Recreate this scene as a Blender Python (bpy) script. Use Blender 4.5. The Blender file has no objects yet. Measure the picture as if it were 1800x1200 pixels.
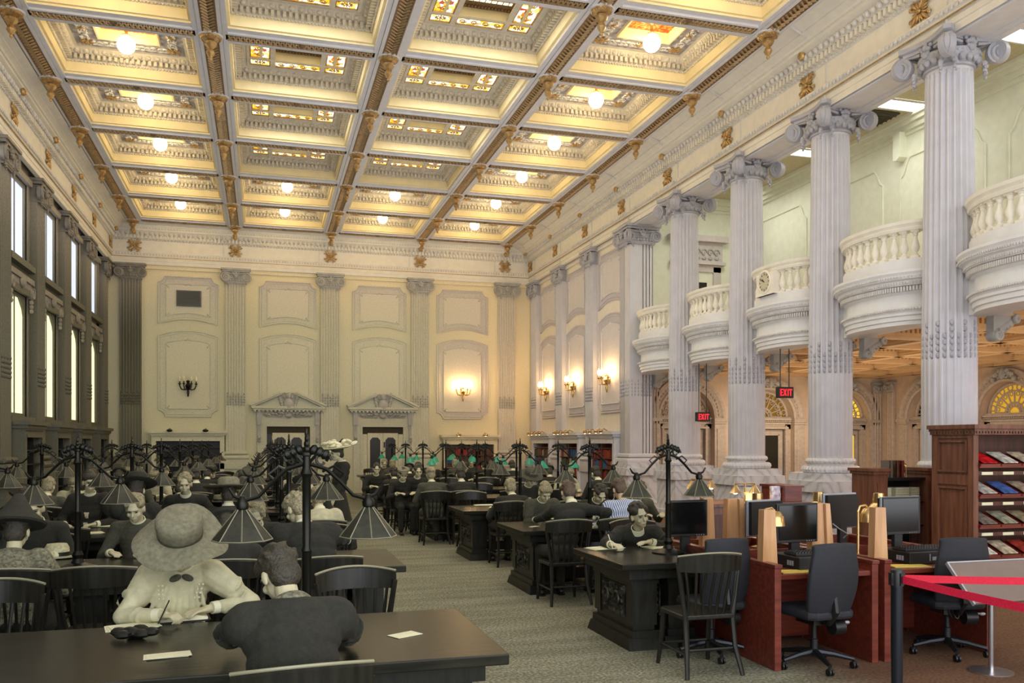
import bpy, bmesh, math, random
from mathutils import Vector, Matrix, Euler
R=math.radians; PI=math.pi
rnd=random.Random(7)
C=bpy.context.scene.collection
sc=bpy.context.scene
# ---------------------------------------------------------------- camera, sky, exposure
cd=bpy.data.cameras.new('camera'); cam=bpy.data.objects.new('camera',cd); C.objects.link(cam)
cd.sensor_width=36; cd.sensor_fit='HORIZONTAL'; cd.lens=1516.79/1800*36; cd.shift_y=178.56/1800
cd.clip_start=.05; cd.clip_end=200
cam.location=(0,0,1.78); cam.rotation_euler=(R(90),0,-.281355)
sc.camera=cam
w=bpy.data.worlds.new('sky'); sc.world=w; w.use_nodes=True
w.node_tree.nodes['Background'].inputs[0].default_value=(.93,.95,1,1)
w.node_tree.nodes['Background'].inputs[1].default_value=2.9
sc.view_settings.view_transform='Standard'; sc.view_settings.look='None'; sc.view_settings.gamma=1
sc.view_settings.use_curve_mapping=False; sc.view_settings.exposure=0.33
sc.cycles.max_bounces=7; sc.cycles.diffuse_bounces=4; sc.cycles.glossy_bounces=3; sc.cycles.transmission_bounces=4; sc.cycles.transparent_max_bounces=6
sc.cycles.sample_clamp_indirect=6; sc.cycles.caustics_reflective=False; sc.cycles.caustics_refractive=False
def area(name,loc,rot,sx,sy,power,col):
    l=bpy.data.lights.new(name,'AREA'); l.shape='RECTANGLE'; l.size=sx; l.size_y=sy; l.energy=power; l.color=col
    o=bpy.data.objects.new(name,l); C.objects.link(o); o.location=loc; o.rotation_euler=rot; return o
# warm fill added in the alcove below the gallery, from no lamp there, cool fluorescents of the gallery
for y in (3,8.5,14,19.5): area('alcove_fill_down',(14.2,y,3.62),(0,0,0),1.2,1.2,112,(1,.86,.70))
for y in (6,11,16,20): area('alcove_fill_up',(14.2,y,1.3),(PI,0,0),3,3,46,(1,.80,.55))
for y in (4,9.5,15,20): area('gallery_light',(12.0,y,8.5),(0,0,0),.5,2,36,(1,.98,.88))
for x in (.7,3.9):
    for y in (9.3,12.15,15.,17.85,20.7): area('skylight_daylight',(x,y,9.42),(0,0,0),1.8,1.4,36,(1,.95,.84))
area('hall_fill_up',(4.6,15,2.6),(PI,0,0),7,28,350,(1,.93,.84))  # unseen fill light added over the tables to brighten the ceiling
# ---------------------------------------------------------------- helpers
def lin(c): c/=255; return c/12.92 if c<=.04045 else ((c+.055)/1.055)**2.4
def rgb(t): return (lin(t[0]),lin(t[1]),lin(t[2]),1)
class MB:
    def __init__(s): s.v=[]; s.f=[]; s.T=Matrix()
    def add(s,vs,fs):
        o=len(s.v); T=s.T; s.v+=[T@Vector(v) for v in vs]; s.f+=[tuple(i+o for i in f) for f in fs]
    def box(s,c,d,rz=0,top=1.0,rx=0,ry=0):
        x,y,z=d[0]/2,d[1]/2,d[2]/2; m=Matrix.Translation(c)
        if rz or rx or ry: m=m@Euler((rx,ry,rz)).to_matrix().to_4x4()
        vs=[(-x,-y,-z),(x,-y,-z),(x,y,-z),(-x,y,-z),(-x*top,-y*top,z),(x*top,-y*top,z),(x*top,y*top,z),(-x*top,y*top,z)]
        s.add([m@Vector(v) for v in vs],[(0,3,2,1),(4,5,6,7),(0,1,5,4),(1,2,6,5),(2,3,7,6),(3,0,4,7)])
    def b2(s,a,b): s.box([(a[i]+b[i])/2 for i in range(3)],[abs(b[i]-a[i]) for i in range(3)])
    def ell(s,c,r,nu=10,nv=6,m=None):
        if not hasattr(r,'__len__'): r=(r,r,r)
        vs=[(0,0,-r[2])]
        for j in range(1,nv):
            p=-PI/2+PI*j/nv
            for i in range(nu):
                t=2*PI*i/nu; vs.append((r[0]*math.cos(p)*math.cos(t),r[1]*math.cos(p)*math.sin(t),r[2]*math.sin(p)))
        vs.append((0,0,r[2])); fs=[]
        for i in range(nu):
            fs.append((0,1+(i+1)%nu,1+i))
            for j in range(nv-2):
                a=1+j*nu; fs.append((a+i,a+(i+1)%nu,a+nu+(i+1)%nu,a+nu+i))
            a=1+(nv-2)*nu; fs.append((a+i,a+(i+1)%nu,len(vs)-1))
        M=Matrix.Translation(c)
        if m is not None: M=M@m.to_4x4()
        s.add([M@Vector(v) for v in vs],fs)
    def tube(s,pts,r,n=8,closed=False,caps=True,flat=1.0):
        pts=[Vector(p) for p in pts]; k=len(pts); rs=r if hasattr(r,'__len__') else [r]*k
        vs=[]; up=None
        for i,p in enumerate(pts):
            if closed: t=pts[(i+1)%k]-pts[i-1]
            else: t=pts[min(i+1,k-1)]-pts[max(i-1,0)]
            if t.length<1e-9: t=Vector((0,0,1))
            t.normalize()
            if up is None:
                up=Vector((0,0,1)) if abs(t.z)<.9 else Vector((1,0,0))
            a=t.cross(up)
            if a.length<1e-6: a=t.cross(Vector((1,.1,0)))
            a.normalize(); b=a.cross(t).normalized(); up=b
            for j in range(n):
                q=2*PI*j/n; vs.append(p+(a*math.cos(q)+b*math.sin(q)*flat)*rs[i])
        fs=[]
        for i in range(k if closed else k-1):
            o=i*n; o2=((i+1)%k)*n
            for j in range(n): fs.append((o+j,o2+j,o2+(j+1)%n,o+(j+1)%n))
        if caps and not closed:
            fs.append(tuple(range(n))); fs.append(tuple(reversed(range((k-1)*n,k*n))))
        s.add(vs,fs)
    def lathe(s,prof,n=24,c=(0,0,0),m=None,f=None):
        # prof [(r,z)] from bottom to top; f(theta,r,z)->r for flutes
        vs=[]
        for r,z in prof:
            for i in range(n):
                t=2*PI*i/n; q=f(t,r,z) if f else r
                vs.append((q*math.cos(t),q*math.sin(t),z))
        fs=[]
        for k in range(len(prof)-1):
            for i in range(n): fs.append((k*n+i,k*n+(i+1)%n,(k+1)*n+(i+1)%n,(k+1)*n+i))
        fs.append(tuple(reversed(range(n)))); o=(len(prof)-1)*n; fs.append(tuple(range(o,o+n)))
        M=Matrix.Translation(c)
        if m is not None: M=M@m.to_4x4()
        s.add([M@Vector(v) for v in vs],fs)
    def prism(s,poly,z0,z1,m=None,top=None):
        # poly 2D extruded along local z
        n=len(poly); top=top or poly
        vs=[(p[0],p[1],z0) for p in poly]+[(p[0],p[1],z1) for p in top]
        fs=[tuple(reversed(range(n))),tuple(range(n,2*n))]+[(i,(i+1)%n,n+(i+1)%n,n+i) for i in range(n)]
        if m is not None: vs=[m@Vector(v) for v in vs]
        s.add(vs,fs)
    def sweep(s,paths,closed=False):
        # list of equal-length point rings (one per profile vertex) -> quads
        n=len(paths[0]); vs=[p for q in paths for p in q]; fs=[]
        for k in range(len(paths)-1):
            for i in range(n if closed else n-1): fs.append((k*n+i,k*n+(i+1)%n,(k+1)*n+(i+1)%n,(k+1)*n+i))
        s.add(vs,fs)
    def grid(s,P):
        n=len(P[0]); s.add([p for r in P for p in r],[(k*n+i,k*n+i+1,(k+1)*n+i+1,(k+1)*n+i) for k in range(len(P)-1) for i in range(n-1)])
    def mesh(s,name,mat,smooth=38,fix=True):
        me=bpy.data.meshes.new(name); me.from_pydata([tuple(v) for v in s.v],[],s.f)
        if fix:
            bm=bmesh.new(); bm.from_mesh(me); bmesh.ops.recalc_face_normals(bm,faces=bm.faces); bm.to_mesh(me); bm.free()
        if mat: me.materials.append(mat)
        if smooth:
            me.shade_smooth(); me.set_sharp_from_angle(angle=R(smooth))
        return me
    def build(s,name,mat,parent=None,smooth=38,loc=None,rz=0,fix=True,bevel=0):
        o=bpy.data.objects.new(name,s.mesh(name,mat,smooth,fix)); C.objects.link(o)
        if parent: o.parent=parent
        if loc: o.location=loc
        if rz: o.rotation_euler=(0,0,rz)
        if bevel:
            b=o.modifiers.new('edge','BEVEL'); b.width=bevel; b.segments=2; b.limit_method='ANGLE'; b.angle_limit=R(40)
        return o
def tag(o,label=None,cat=None,group=None,kind=None):
    if label: o['label']=label
    if cat: o['category']=cat
    if group: o['group']=group
    if kind: o['kind']=kind
    return o
def empty(name,loc=(0,0,0),rz=0,label=None,cat=None,group=None,kind=None):
    o=bpy.data.objects.new(name,None); C.objects.link(o); o.location=loc; o.rotation_euler=(0,0,rz)
    o.empty_display_size=.1
    return tag(o,label,cat,group,kind)
def struct(o): o['kind']='structure'; return o
def put(me,name,parent=None,loc=(0,0,0),rz=0,scale=None):
    o=bpy.data.objects.new(name,me); C.objects.link(o)
    if parent: o.parent=parent
    o.location=loc; o.rotation_euler=(0,0,rz)
    if scale: o.scale=scale
    return o
KIDS={}
def copy_tree(o,parent=None):
    c=o.copy(); C.objects.link(c)
    if parent: c.parent=parent
    for ch in list(o.children): copy_tree(ch,c)
    return c
def dup(o,loc,rz=0,label=None,group=None):
    c=copy_tree(o); c.location=loc; c.rotation_euler=(0,0,rz)
    if label: c['label']=label
    if group: c['group']=group
    return c
class Proto:
    # first use moves the prototype itself, later uses copy it with its parts
    def __init__(s,o): s.o=o; s.used=False
    def at(s,loc,rz=0,label=None,group=None):
        if not s.used:
            s.used=True; o=s.o; o.location=loc; o.rotation_euler=(0,0,rz)
            if label: o['label']=label
            if group: o['group']=group
            return o
        return dup(s.o,loc,rz,label,group)
ORD=['zeroth','first','second','third','fourth','fifth','sixth','seventh','eighth','ninth','tenth','eleventh','twelfth']
# ---------------------------------------------------------------- materials
def base(name):
    m=bpy.data.materials.new(name); m.use_nodes=True; nt=m.node_tree; return m,nt,nt.nodes['Principled BSDF']
def L(nt,a,b): nt.links.new(a,b)
def noise(nt,scale,detail=3,coord='Object',stretch=None):
    t=nt.nodes.new('ShaderNodeTexCoord'); n=nt.nodes.new('ShaderNodeTexNoise'); n.inputs['Scale'].default_value=scale; n.inputs['Detail'].default_value=detail
    if stretch:
        mp=nt.nodes.new('ShaderNodeMapping'); mp.inputs['Scale'].default_value=stretch; L(nt,t.outputs[coord],mp.inputs[0]); L(nt,mp.outputs[0],n.inputs['Vector'])
    else: L(nt,t.outputs[coord],n.inputs['Vector'])
    return n
def ramp(nt,fac,stops,const=False):
    r=nt.nodes.new('ShaderNodeValToRGB'); L(nt,fac,r.inputs[0]); e=r.color_ramp.elements
    while len(e)<len(stops): e.new(.5)
    for q,(p,c) in zip(e,stops): q.position=p; q.color=rgb(c)
    if const: r.color_ramp.interpolation='CONSTANT'
    return r.outputs[0]
def bump(nt,b,h,strength=.3,dist=.02):
    n=nt.nodes.new('ShaderNodeBump'); n.inputs['Strength'].default_value=strength; n.inputs['Distance'].default_value=dist
    L(nt,h,n.inputs['Height']); L(nt,n.outputs[0],b.inputs['Normal'])
def mat(name,col,rough=.6,metal=0,var=0,vs=6,bmp=0,bs=40,emit=0,ecol=None,spec=.5,stretch=None,coord='Object'):
    m,nt,b=base(name); b.inputs['Base Color'].default_value=rgb(col); b.inputs['Roughness'].default_value=rough; b.inputs['Metallic'].default_value=metal
    b.inputs['Specular IOR Level'].default_value=spec
    if var:
        n=noise(nt,vs,4,coord,stretch); lo=tuple(max(0,c*(1-var)) for c in col); hi=tuple(min(255,c*(1+var)) for c in col)
        L(nt,ramp(nt,n.outputs[0],[(.3,lo),(.7,hi)]),b.inputs['Base Color'])
    if bmp: n2=noise(nt,bs,3,coord,stretch); bump(nt,b,n2.outputs[0],bmp)
    if emit: b.inputs['Emission Color'].default_value=rgb(ecol or col); b.inputs['Emission Strength'].default_value=emit
    return m
def old_blend(name,cold,cnew,axis_fn,rough=.75,var=.05,vs=30,bmp=.05):
    # finish that goes from the aged grey-olive of the old part of the hall to the fresh paint of the new part
    m,nt,b=base(name); b.inputs['Roughness'].default_value=rough
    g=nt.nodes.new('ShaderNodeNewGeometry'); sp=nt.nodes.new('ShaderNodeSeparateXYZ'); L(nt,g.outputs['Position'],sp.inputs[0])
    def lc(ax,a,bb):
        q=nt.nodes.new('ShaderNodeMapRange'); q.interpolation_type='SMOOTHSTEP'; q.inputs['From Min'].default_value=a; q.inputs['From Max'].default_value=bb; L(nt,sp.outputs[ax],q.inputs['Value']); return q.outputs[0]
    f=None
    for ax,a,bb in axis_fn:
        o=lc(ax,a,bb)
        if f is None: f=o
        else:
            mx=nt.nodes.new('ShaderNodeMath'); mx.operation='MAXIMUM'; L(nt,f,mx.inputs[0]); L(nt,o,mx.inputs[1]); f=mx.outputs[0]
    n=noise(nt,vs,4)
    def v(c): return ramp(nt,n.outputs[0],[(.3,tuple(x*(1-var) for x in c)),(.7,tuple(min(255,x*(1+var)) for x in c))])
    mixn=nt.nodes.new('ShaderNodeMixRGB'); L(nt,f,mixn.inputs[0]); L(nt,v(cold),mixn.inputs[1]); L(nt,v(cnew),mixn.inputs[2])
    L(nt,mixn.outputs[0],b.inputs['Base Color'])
    if bmp: bump(nt,b,n.outputs[0],bmp)
    return m
CREAM=(232,218,178); LILAC=(196,192,198); WHITE=(222,219,216)
AX=[('X',4.2,9.2),('Z',5.6,8.2)]
m_wall=old_blend('aged to fresh cream paint',(205,202,172),(233,219,183),AX)
m_panel=old_blend('aged to fresh lilac grey paint',(200,199,176),(197,189,186),AX)
m_pfield=old_blend('aged to fresh pale panel paint',(206,204,178),(214,205,196),AX)
m_pil=old_blend('aged to fresh pilaster paint',(196,196,174),(206,198,184),AX)
m_leftwall=old_blend('shade toned plaster',(82,82,68),(176,164,142),[('Z',5.2,8.4)],var=.12,vs=60)  # backlit shade of the window wall mixed into the colour, darker low down
m_leftpil=old_blend('shade toned fluted plaster',(100,99,84),(160,152,140),[('Z',5.4,8.2)],var=.12,vs=60)  # pilaster grey holds the backlit shade, stronger towards the bottom
m_rwall=mat('right wall cream paint',(229,221,207),.7,var=.02)
m_rpanel=mat('right wall lilac paint',(196,191,196),.7,var=.02)
m_rfield=mat('right wall pale field paint',(210,205,206),.7,var=.02)
m_col=mat('pale lilac column paint',(201,200,206),.55,var=.025,vs=3,bmp=.04,bs=25)
m_cap=mat('grey capital paint',(172,172,180),.55,var=.04)
m_capold=mat('aged capital paint',(172,170,164),.6,var=.06)
m_caplad=mat('shade toned capital paint',(136,130,120),.6,var=.08)  # darker capital tone, shade of the window wall put into the colour
m_white=mat('white moulding paint',(216,215,219),.55,var=.02)
m_cream=mat('warm cream paint',(238,222,176),.6,var=.02)
m_entab=mat('entablature cream paint',(226,221,209),.6,var=.02)
m_dent=mat('moulding grey cream paint',(206,203,200),.55,var=.04)
m_ceilgrey=mat('coffer moulding paint',(214,206,190),.55,var=.04)
m_gallery=mat('gallery wall pale green paint',(226,229,210),.7,var=.02)
m_galceil=mat('gallery ceiling tile',(190,182,150),.8,var=.05,vs=20)
m_balus=mat('ivory balustrade paint',(233,228,214),.55,var=.02)
m_balc=mat('balcony white paint',(222,222,222),.55,var=.02)
m_alcove=mat('alcove tan plaster',(206,182,156),.7,var=.03)
m_alctrim=mat('alcove stone trim',(186,170,152),.65,var=.06,vs=12)
m_alcceil=mat('alcove ceiling tan paint',(212,178,132),.65,var=.03)
m_brown=mat('dark opening',(52,44,30),.8)
def gold(name,lo,hi,scale,str_=.8,rough=.38,dist=.03):
    m,nt,b=base(name); t=nt.nodes.new('ShaderNodeTexCoord'); v=nt.nodes.new('ShaderNodeTexVoronoi'); v.inputs['Scale'].default_value=scale
    L(nt,t.outputs['Object'],v.inputs['Vector']); L(nt,ramp(nt,v.outputs['Distance'],[(.05,hi),(.6,lo)]),b.inputs['Base Color'])
    b.inputs['Metallic'].default_value=.25; b.inputs['Roughness'].default_value=rough
    iv=nt.nodes.new('ShaderNodeMath'); iv.operation='SUBTRACT'; iv.inputs[0].default_value=1; L(nt,v.outputs['Distance'],iv.inputs[1]); bump(nt,b,iv.outputs[0],str_,dist)
    return m
m_goldband=mat('bronze gilt band',(124,98,68),.45,.3,var=.12,vs=20); m_relief=mat('bronze gilt relief',(178,150,110),.36,.45,var=.1,vs=20)
m_gold=mat('gilded plaster',(184,150,98),.34,.55,var=.12,vs=14)
m_goldred=gold('gold leaf on red',(150,52,16),(226,170,60),16,.5,.4)
def carved(name,lo,hi,scale):
    m,nt,b=base(name); n=noise(nt,scale,2); wv=nt.nodes.new('ShaderNodeTexVoronoi'); wv.feature='SMOOTH_F1'; wv.inputs['Scale'].default_value=scale
    t=nt.nodes.new('ShaderNodeTexCoord'); L(nt,t.outputs['Object'],wv.inputs['Vector'])
    L(nt,ramp(nt,wv.outputs['Distance'],[(.1,hi),(.55,lo)]),b.inputs['Base Color']); b.inputs['Roughness'].default_value=.6
    iv=nt.nodes.new('ShaderNodeMath'); iv.operation='SUBTRACT'; iv.inputs[0].default_value=1; L(nt,wv.outputs['Distance'],iv.inputs[1]); bump(nt,b,iv.outputs[0],.7,.04); return m
m_scroll=carved('carved lilac scrollwork',(150,146,150),(214,210,212),9)
def stained(name,scale,st):
    m,nt,b=base(name); t=nt.nodes.new('ShaderNodeTexCoord'); v=nt.nodes.new('ShaderNodeTexVoronoi'); v.inputs['Scale'].default_value=scale
    L(nt,t.outputs['Object'],v.inputs['Vector']); v2=nt.nodes.new('ShaderNodeTexVoronoi'); v2.feature='DISTANCE_TO_EDGE'; v2.inputs['Scale'].default_value=scale; L(nt,t.outputs['Object'],v2.inputs['Vector'])
    sx=nt.nodes.new('ShaderNodeSeparateXYZ'); L(nt,v.outputs['Color'],sx.inputs[0])
    col=ramp(nt,sx.outputs[0],[(0,(255,248,214)),(.38,(250,214,98)),(.66,(228,160,24)),(.86,(186,96,20)),(.95,(150,40,24))],True)
    edge=ramp(nt,v2.outputs['Distance'],[(.0,(60,44,14)),(.06,(255,255,255))])
    mx=nt.nodes.new('ShaderNodeMixRGB'); mx.blend_type='MULTIPLY'; mx.inputs[0].default_value=1; L(nt,col,mx.inputs[1]); L(nt,edge,mx.inputs[2])
    L(nt,mx.outputs[0],b.inputs['Emission Color']); b.inputs['Emission Strength'].default_value=st; L(nt,mx.outputs[0],b.inputs['Base Color']); b.inputs['Roughness'].default_value=.2
    return m
m_stain=stained('amber stained glass',11,1.5)
m_stainw=mat('pale skylight glass',(255,244,206),.2,emit=1.7,ecol=(255,240,196))
m_globe=mat('lit opal globe',(255,250,235),.3,emit=29,ecol=(255,228,174)); m_picbulb=mat('lit reflector bulb',(255,240,214),.3,emit=9,ecol=(255,214,150))
m_bulb=mat('lit flame bulb',(255,240,214),.3,emit=75,ecol=(255,206,140))
m_fluor=mat('fluorescent panel',(255,255,250),.4,emit=3.2,ecol=(255,252,235))
m_day=mat('daylit window glass',(206,218,236),.15,emit=.78,ecol=(206,218,238),var=.06,vs=3)
m_dayold=mat('bright old window glass',(232,230,196),.15,emit=.95,ecol=(232,230,190))
m_yellow=mat('yellow lit room glass',(232,196,60),.2,emit=.75,ecol=(236,196,52))
m_darkglass=mat('dark glass',(44,41,32),.3,spec=.25)
m_exit=mat('red exit letters',(255,40,50),.4,emit=2.2,ecol=(255,24,40))
# floor
def floor_mat():
    m,nt,b=base('carpet'); b.inputs['Roughness'].default_value=.95; b.inputs['Specular IOR Level'].default_value=.1
    g=nt.nodes.new('ShaderNodeNewGeometry'); sp=nt.nodes.new('ShaderNodeSeparateXYZ'); L(nt,g.outputs['Position'],sp.inputs[0])
    n=noise(nt,42,6); n2=noise(nt,2.2,4,stretch=(.35,1.6,1)); 
    ad=nt.nodes.new('ShaderNodeMath'); ad.operation='MULTIPLY_ADD'; L(nt,n2.outputs[0],ad.inputs[0]); ad.inputs[1].default_value=.35; L(nt,n.outputs[0],ad.inputs[2])
    a=ramp(nt,ad.outputs[0],[(.48,(88,88,72)),(.66,(122,121,102)),(.84,(158,157,135))]); c=ramp(nt,ad.outputs[0],[(.4,(80,58,44)),(.85,(120,92,72))])
    f=nt.nodes.new('ShaderNodeMapRange'); f.interpolation_type='SMOOTHSTEP'; f.inputs['From Min'].default_value=3.7; f.inputs['From Max'].default_value=4.6; L(nt,sp.outputs['X'],f.inputs['Value'])
    mx=nt.nodes.new('ShaderNodeMixRGB'); L(nt,f.outputs[0],mx.inputs[0]); L(nt,a,mx.inputs[1]); L(nt,c,mx.inputs[2]); L(nt,mx.outputs[0],b.inputs['Base Color'])
    bump(nt,b,n.outputs[0],.5,.01); return m
m_carpet=floor_mat()
def marble():
    m,nt,b=base('veined white marble'); t=nt.nodes.new('ShaderNodeTexCoord'); wv=nt.nodes.new('ShaderNodeTexWave'); wv.bands_direction='DIAGONAL'; wv.inputs['Scale'].default_value=2.2; wv.inputs['Distortion'].default_value=9; wv.inputs['Detail'].default_value=4
    L(nt,t.outputs['Object'],wv.inputs['Vector']); L(nt,ramp(nt,wv.outputs[0],[(0,(184,186,194)),(.15,(206,207,212)),(1,(220,220,224))]),b.inputs['Base Color']); b.inputs['Roughness'].default_value=.3; return m
m_marble=marble()
def wood(name,lo,hi,rough=.35,scale=3,st=(1,1,9)):
    m,nt,b=base(name); n=noise(nt,scale,5,stretch=st); L(nt,ramp(nt,n.outputs[0],[(.3,lo),(.7,hi)]),b.inputs['Base Color']); b.inputs['Roughness'].default_value=rough; bump(nt,b,n.outputs[0],.06); return m
m_oldwood=wood('blackened old oak',(18,18,14),(38,37,29),.36,4,(8,1,1)); m_oldwood.node_tree.nodes['Principled BSDF'].inputs['Specular IOR Level'].default_value=.3
m_oldtop=wood('polished dark table top',(24,24,19),(46,45,36),.27,3,(1,7,7)); m_oldtop.node_tree.nodes['Principled BSDF'].inputs['Specular IOR Level'].default_value=.15
m_oldcarve=carved('carved old oak',(20,20,15),(92,91,74),16)
m_iron=mat('black iron',(30,30,24),.35,.6)
m_shade=mat('dark lamp shade',(50,50,39),.5,.2,var=.15,vs=30)
m_rib=mat('bright shade rib',(128,126,102),.4,.2); m_rim=mat('chair rail highlight',(150,148,122),.35,.2)  # pale tone of the rim stands for a highlight
m_gshade=mat('green glass shade',(20,128,96),.25,emit=.12,ecol=(20,140,104))
m_paper=mat('old paper',(226,224,188),.8,var=.04)
m_cherry=wood('cherry wood',(88,36,26),(124,56,40),.3,3,(1,8,8))
m_walnut=wood('brown walnut',(92,56,42),(132,86,64),.35,3,(7,7,.8))
m_walnutd=wood('dark walnut',(66,38,26),(98,56,40),.4,3,(7,7,.8))
m_maple=wood('light maple',(178,132,88),(210,166,120),.3,2,(9,9,.8))
m_black=mat('black plastic',(22,23,24),.45)
m_screen=mat('dark monitor screen',(12,14,13),.12)
m_silver=mat('silver plastic',(170,174,184),.35,.4)
m_chrome=mat('brushed steel',(196,196,200),.28,.95)
m_brass=mat('polished brass',(196,164,112),.25,.9)
m_belt=mat('red belt webbing',(226,26,70),.7,var=.06,vs=80)
m_beltd=mat('red belt webbing',(206,16,50),.7,var=.06,vs=80)
m_post=mat('blue black painted steel',(28,32,40),.35,.3)
m_uphol=mat('black upholstery',(30,32,38),.7,var=.12,vs=60,bmp=.15,bs=120)
m_sign=mat('grey brown sign panel',(120,104,96),.5,var=.03)
# ================================================================ the room shell
XS=[-4.10,-.90,2.30,5.50,8.70]
def YR(j): return 16.43+2.85*j
ZC=9.15; XL=-4.80; XR=9.65; YB=31.20; YF=31.08
b=MB(); b.b2((-5.6,-4,-.1),(18.4,31.6,0)); struct(b.build('floor',m_carpet,smooth=0))
# ---- ceiling: beam grid with coffers
b=MB()
b.b2((-5.6,-4,10.1),(10.4,31.6,10.25)); b.b2((-5.2,-4,9.15),(9.9,YR(-3)-.3,9.2))  # upper slab is unseen, added to shut out the sky light
for x in XS: b.b2((x-.30,YR(-3)-.3,ZC),(x+.30,31.0,ZC+.1))
for j in range(-3,6):
    for i in range(4): b.b2((XS[i]+.3,YR(j)-.30,ZC),(XS[i+1]-.3,YR(j)+.30,ZC+.1))
ceiling=struct(b.build('ceiling',m_white,smooth=0))
b=MB()   # white fillets beside the gilded bands
for x in XS:
    for s in (-1,1):
        for o,wd,h in ((.17,.07,.05),(.255,.09,.03)): b.b2((x+s*o-wd/2,YR(-3),ZC-h),(x+s*o+wd/2,30.95,ZC))
for j in range(-3,6):
    for i in range(4):
        for s in (-1,1): b.b2((XS[i]+.3,YR(j)+s*.14-.03,ZC-.04),(XS[i+1]-.3,YR(j)+s*.14+.03,ZC))
b.build('beam_fillet',m_white,ceiling,0)
b=MB()
for x in XS:
    b.b2((x-.12,YR(-3),ZC-.035),(x+.12,30.9,ZC))
    for j in range(-3,5):   # raised clasp half way along each length of band
        b.b2((x-.14,YR(j)+1.33,ZC-.05),(x+.14,YR(j)+1.51,ZC))
    for s in (-1,1): b.tube([(x+s*.125,YR(-3),ZC-.035),(x+s*.125,30.9,ZC-.035)],.022,6)
for j in range(-3,6):
    for i in range(4):
        b.b2((XS[i]+.26,YR(j)-.10,ZC-.03),(XS[i+1]-.26,YR(j)+.10,ZC))
        b.ell(((XS[i]+XS[i+1])/2,YR(j),ZC-.03),(.12,.11,.04),10,5)
b.build('gilded_band',m_goldband,ceiling)
b=MB()   # braided relief on the crosswise bands
for j in range(-3,6):
    for i in range(4):
        n=30; x0=XS[i]+.3; st=2.6/n
        for k in range(n):
            for s in (-1,1): b.tube([(x0+k*st,YR(j)-.085*s,ZC-.032),(x0+(k+.5)*st,YR(j),ZC-.05),(x0+(k+1)*st,YR(j)+.085*s,ZC-.032)],.022,4,caps=False)
for x in XS:
    for k in range(int((30.8-YR(-3))/.11)):
        y=YR(-3)+.05+k*.11
        b.tube([(x-.11,y,ZC-.033),(x,y+.075,ZC-.055),(x+.11,y,ZC-.033)],.024,4,caps=False)
b.build('braid_relief',m_relief,ceiling)
# coffers (local origin = cell centre at beam level)
CW,CD=2.6,2.25
def ring(i,z): 
    a,c=CW/2-i,CD/2-i; return [(-a,-c,z),(a,-c,z),(a,c,z),(-a,c,z)]
def rings(prof):
    b=MB(); b.sweep([ring(i,z) for i,z in prof],True); return b
def dent_row(b,i,z0,z1,step,wd,dp):
    a,c=CW/2-i,CD/2-i
    for k in range(int(2*a/step)):
        x=-a+(k+.5)*step
        for s in (-1,1): b.b2((x-wd/2,s*c,z0),(x+wd/2,s*(c-dp),z1))
    for k in range(int(2*c/step)):
        y=-c+(k+.5)*step
        for s in (-1,1): b.b2((s*a,y-wd/2,z0),(s*(a-dp),y+wd/2,z1))
def egg_row(b,i,z,step,r):
    a,c=CW/2-i,CD/2-i
    for k in range(int(2*a/step)):
        x=-a+(k+.5)*step
        for s in (-1,1):
            b.ell((x,s*c,z),r,8,5); b.box((x+step/2,s*c,z),(.018,.07,.1),rx=s*.5)
    for k in range(int(2*c/step)):
        y=-c+(k+.5)*step
        for s in (-1,1):
            b.ell((s*a,y,z),r,8,5); b.box((s*a,y+step/2,z),(.07,.018,.1),ry=-s*.5)
me_face=rings([(.004,.0),(.004,.035),(.05,.04),(.05,.235)]).mesh('coffer_face',m_cream,30)
b=rings([(.05,.235),(.09,.245),(.09,.35),(.17,.36),(.24,.455),(.28,.47),(.30,.47)])
dent_row(b,.085,.262,.348,.105,.056,.10); egg_row(b,.185,.41,.165,(.058,.058,.05))
a_,c_=CW/2-.07,CD/2-.07
for p,q in (((-a_,-c_),(a_,-c_)),((a_,-c_),(a_,c_)),((a_,c_),(-a_,c_)),((-a_,c_),(-a_,-c_))):
    n=int(math.dist(p,q)/.06)
    for k in range(n): b.ell((p[0]+(q[0]-p[0])*(k+.5)/n,p[1]+(q[1]-p[1])*(k+.5)/n,.24),.024,6,4)
me_mould=b.mesh('coffer_moulding',m_ceilgrey,30)
# lamp coffer top: carved ring, cream box, gold and red centre
me_scroll=rings([(.30,.47),(.72,.47)]).mesh('coffer_scroll_field',m_scroll,0)
b=MB()
r_=random.Random(3)
def curl(b,c,r,s,z,w=.018):
    b.tube([(c[0]+s*math.cos(t)*r*(1-t/14),c[1]+math.sin(t)*r*(1-t/14),z-.012) for t in [k*.6 for k in range(16)]],w,5)
for s in (-1,1):
    for k in range(8):
        x=-.78+k*.22; y=s*(CD/2-.5)
        curl(b,(x,y),.085,1 if k%2 else -1,.47); b.ell((x+.1,y+.06,.46),(.06,.03,.025),6,4); b.ell((x+.1,y-.06,.46),(.06,.03,.025),6,4)
    for k in range(6):
        y=-.6+k*.24; x=s*(CW/2-.5)
        curl(b,(x,y),.085,1 if k%2 else -1,.47); b.ell((x+.06,y+.1,.46),(.03,.06,.025),6,4); b.ell((x-.06,y+.1,.46),(.03,.06,.025),6,4)
me_curl=b.mesh('scroll_relief',m_dent,38)
me_box=rings([(.72,.47),(.74,.43),(.78,.43),(.78,.62),(.80,.62)]).mesh('coffer_inner_box',m_cream,30)
me_red=rings([(.80,.62),(.90,.61),(1.12,.62)]).mesh('gold_red_panel',m_goldred,0)
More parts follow.
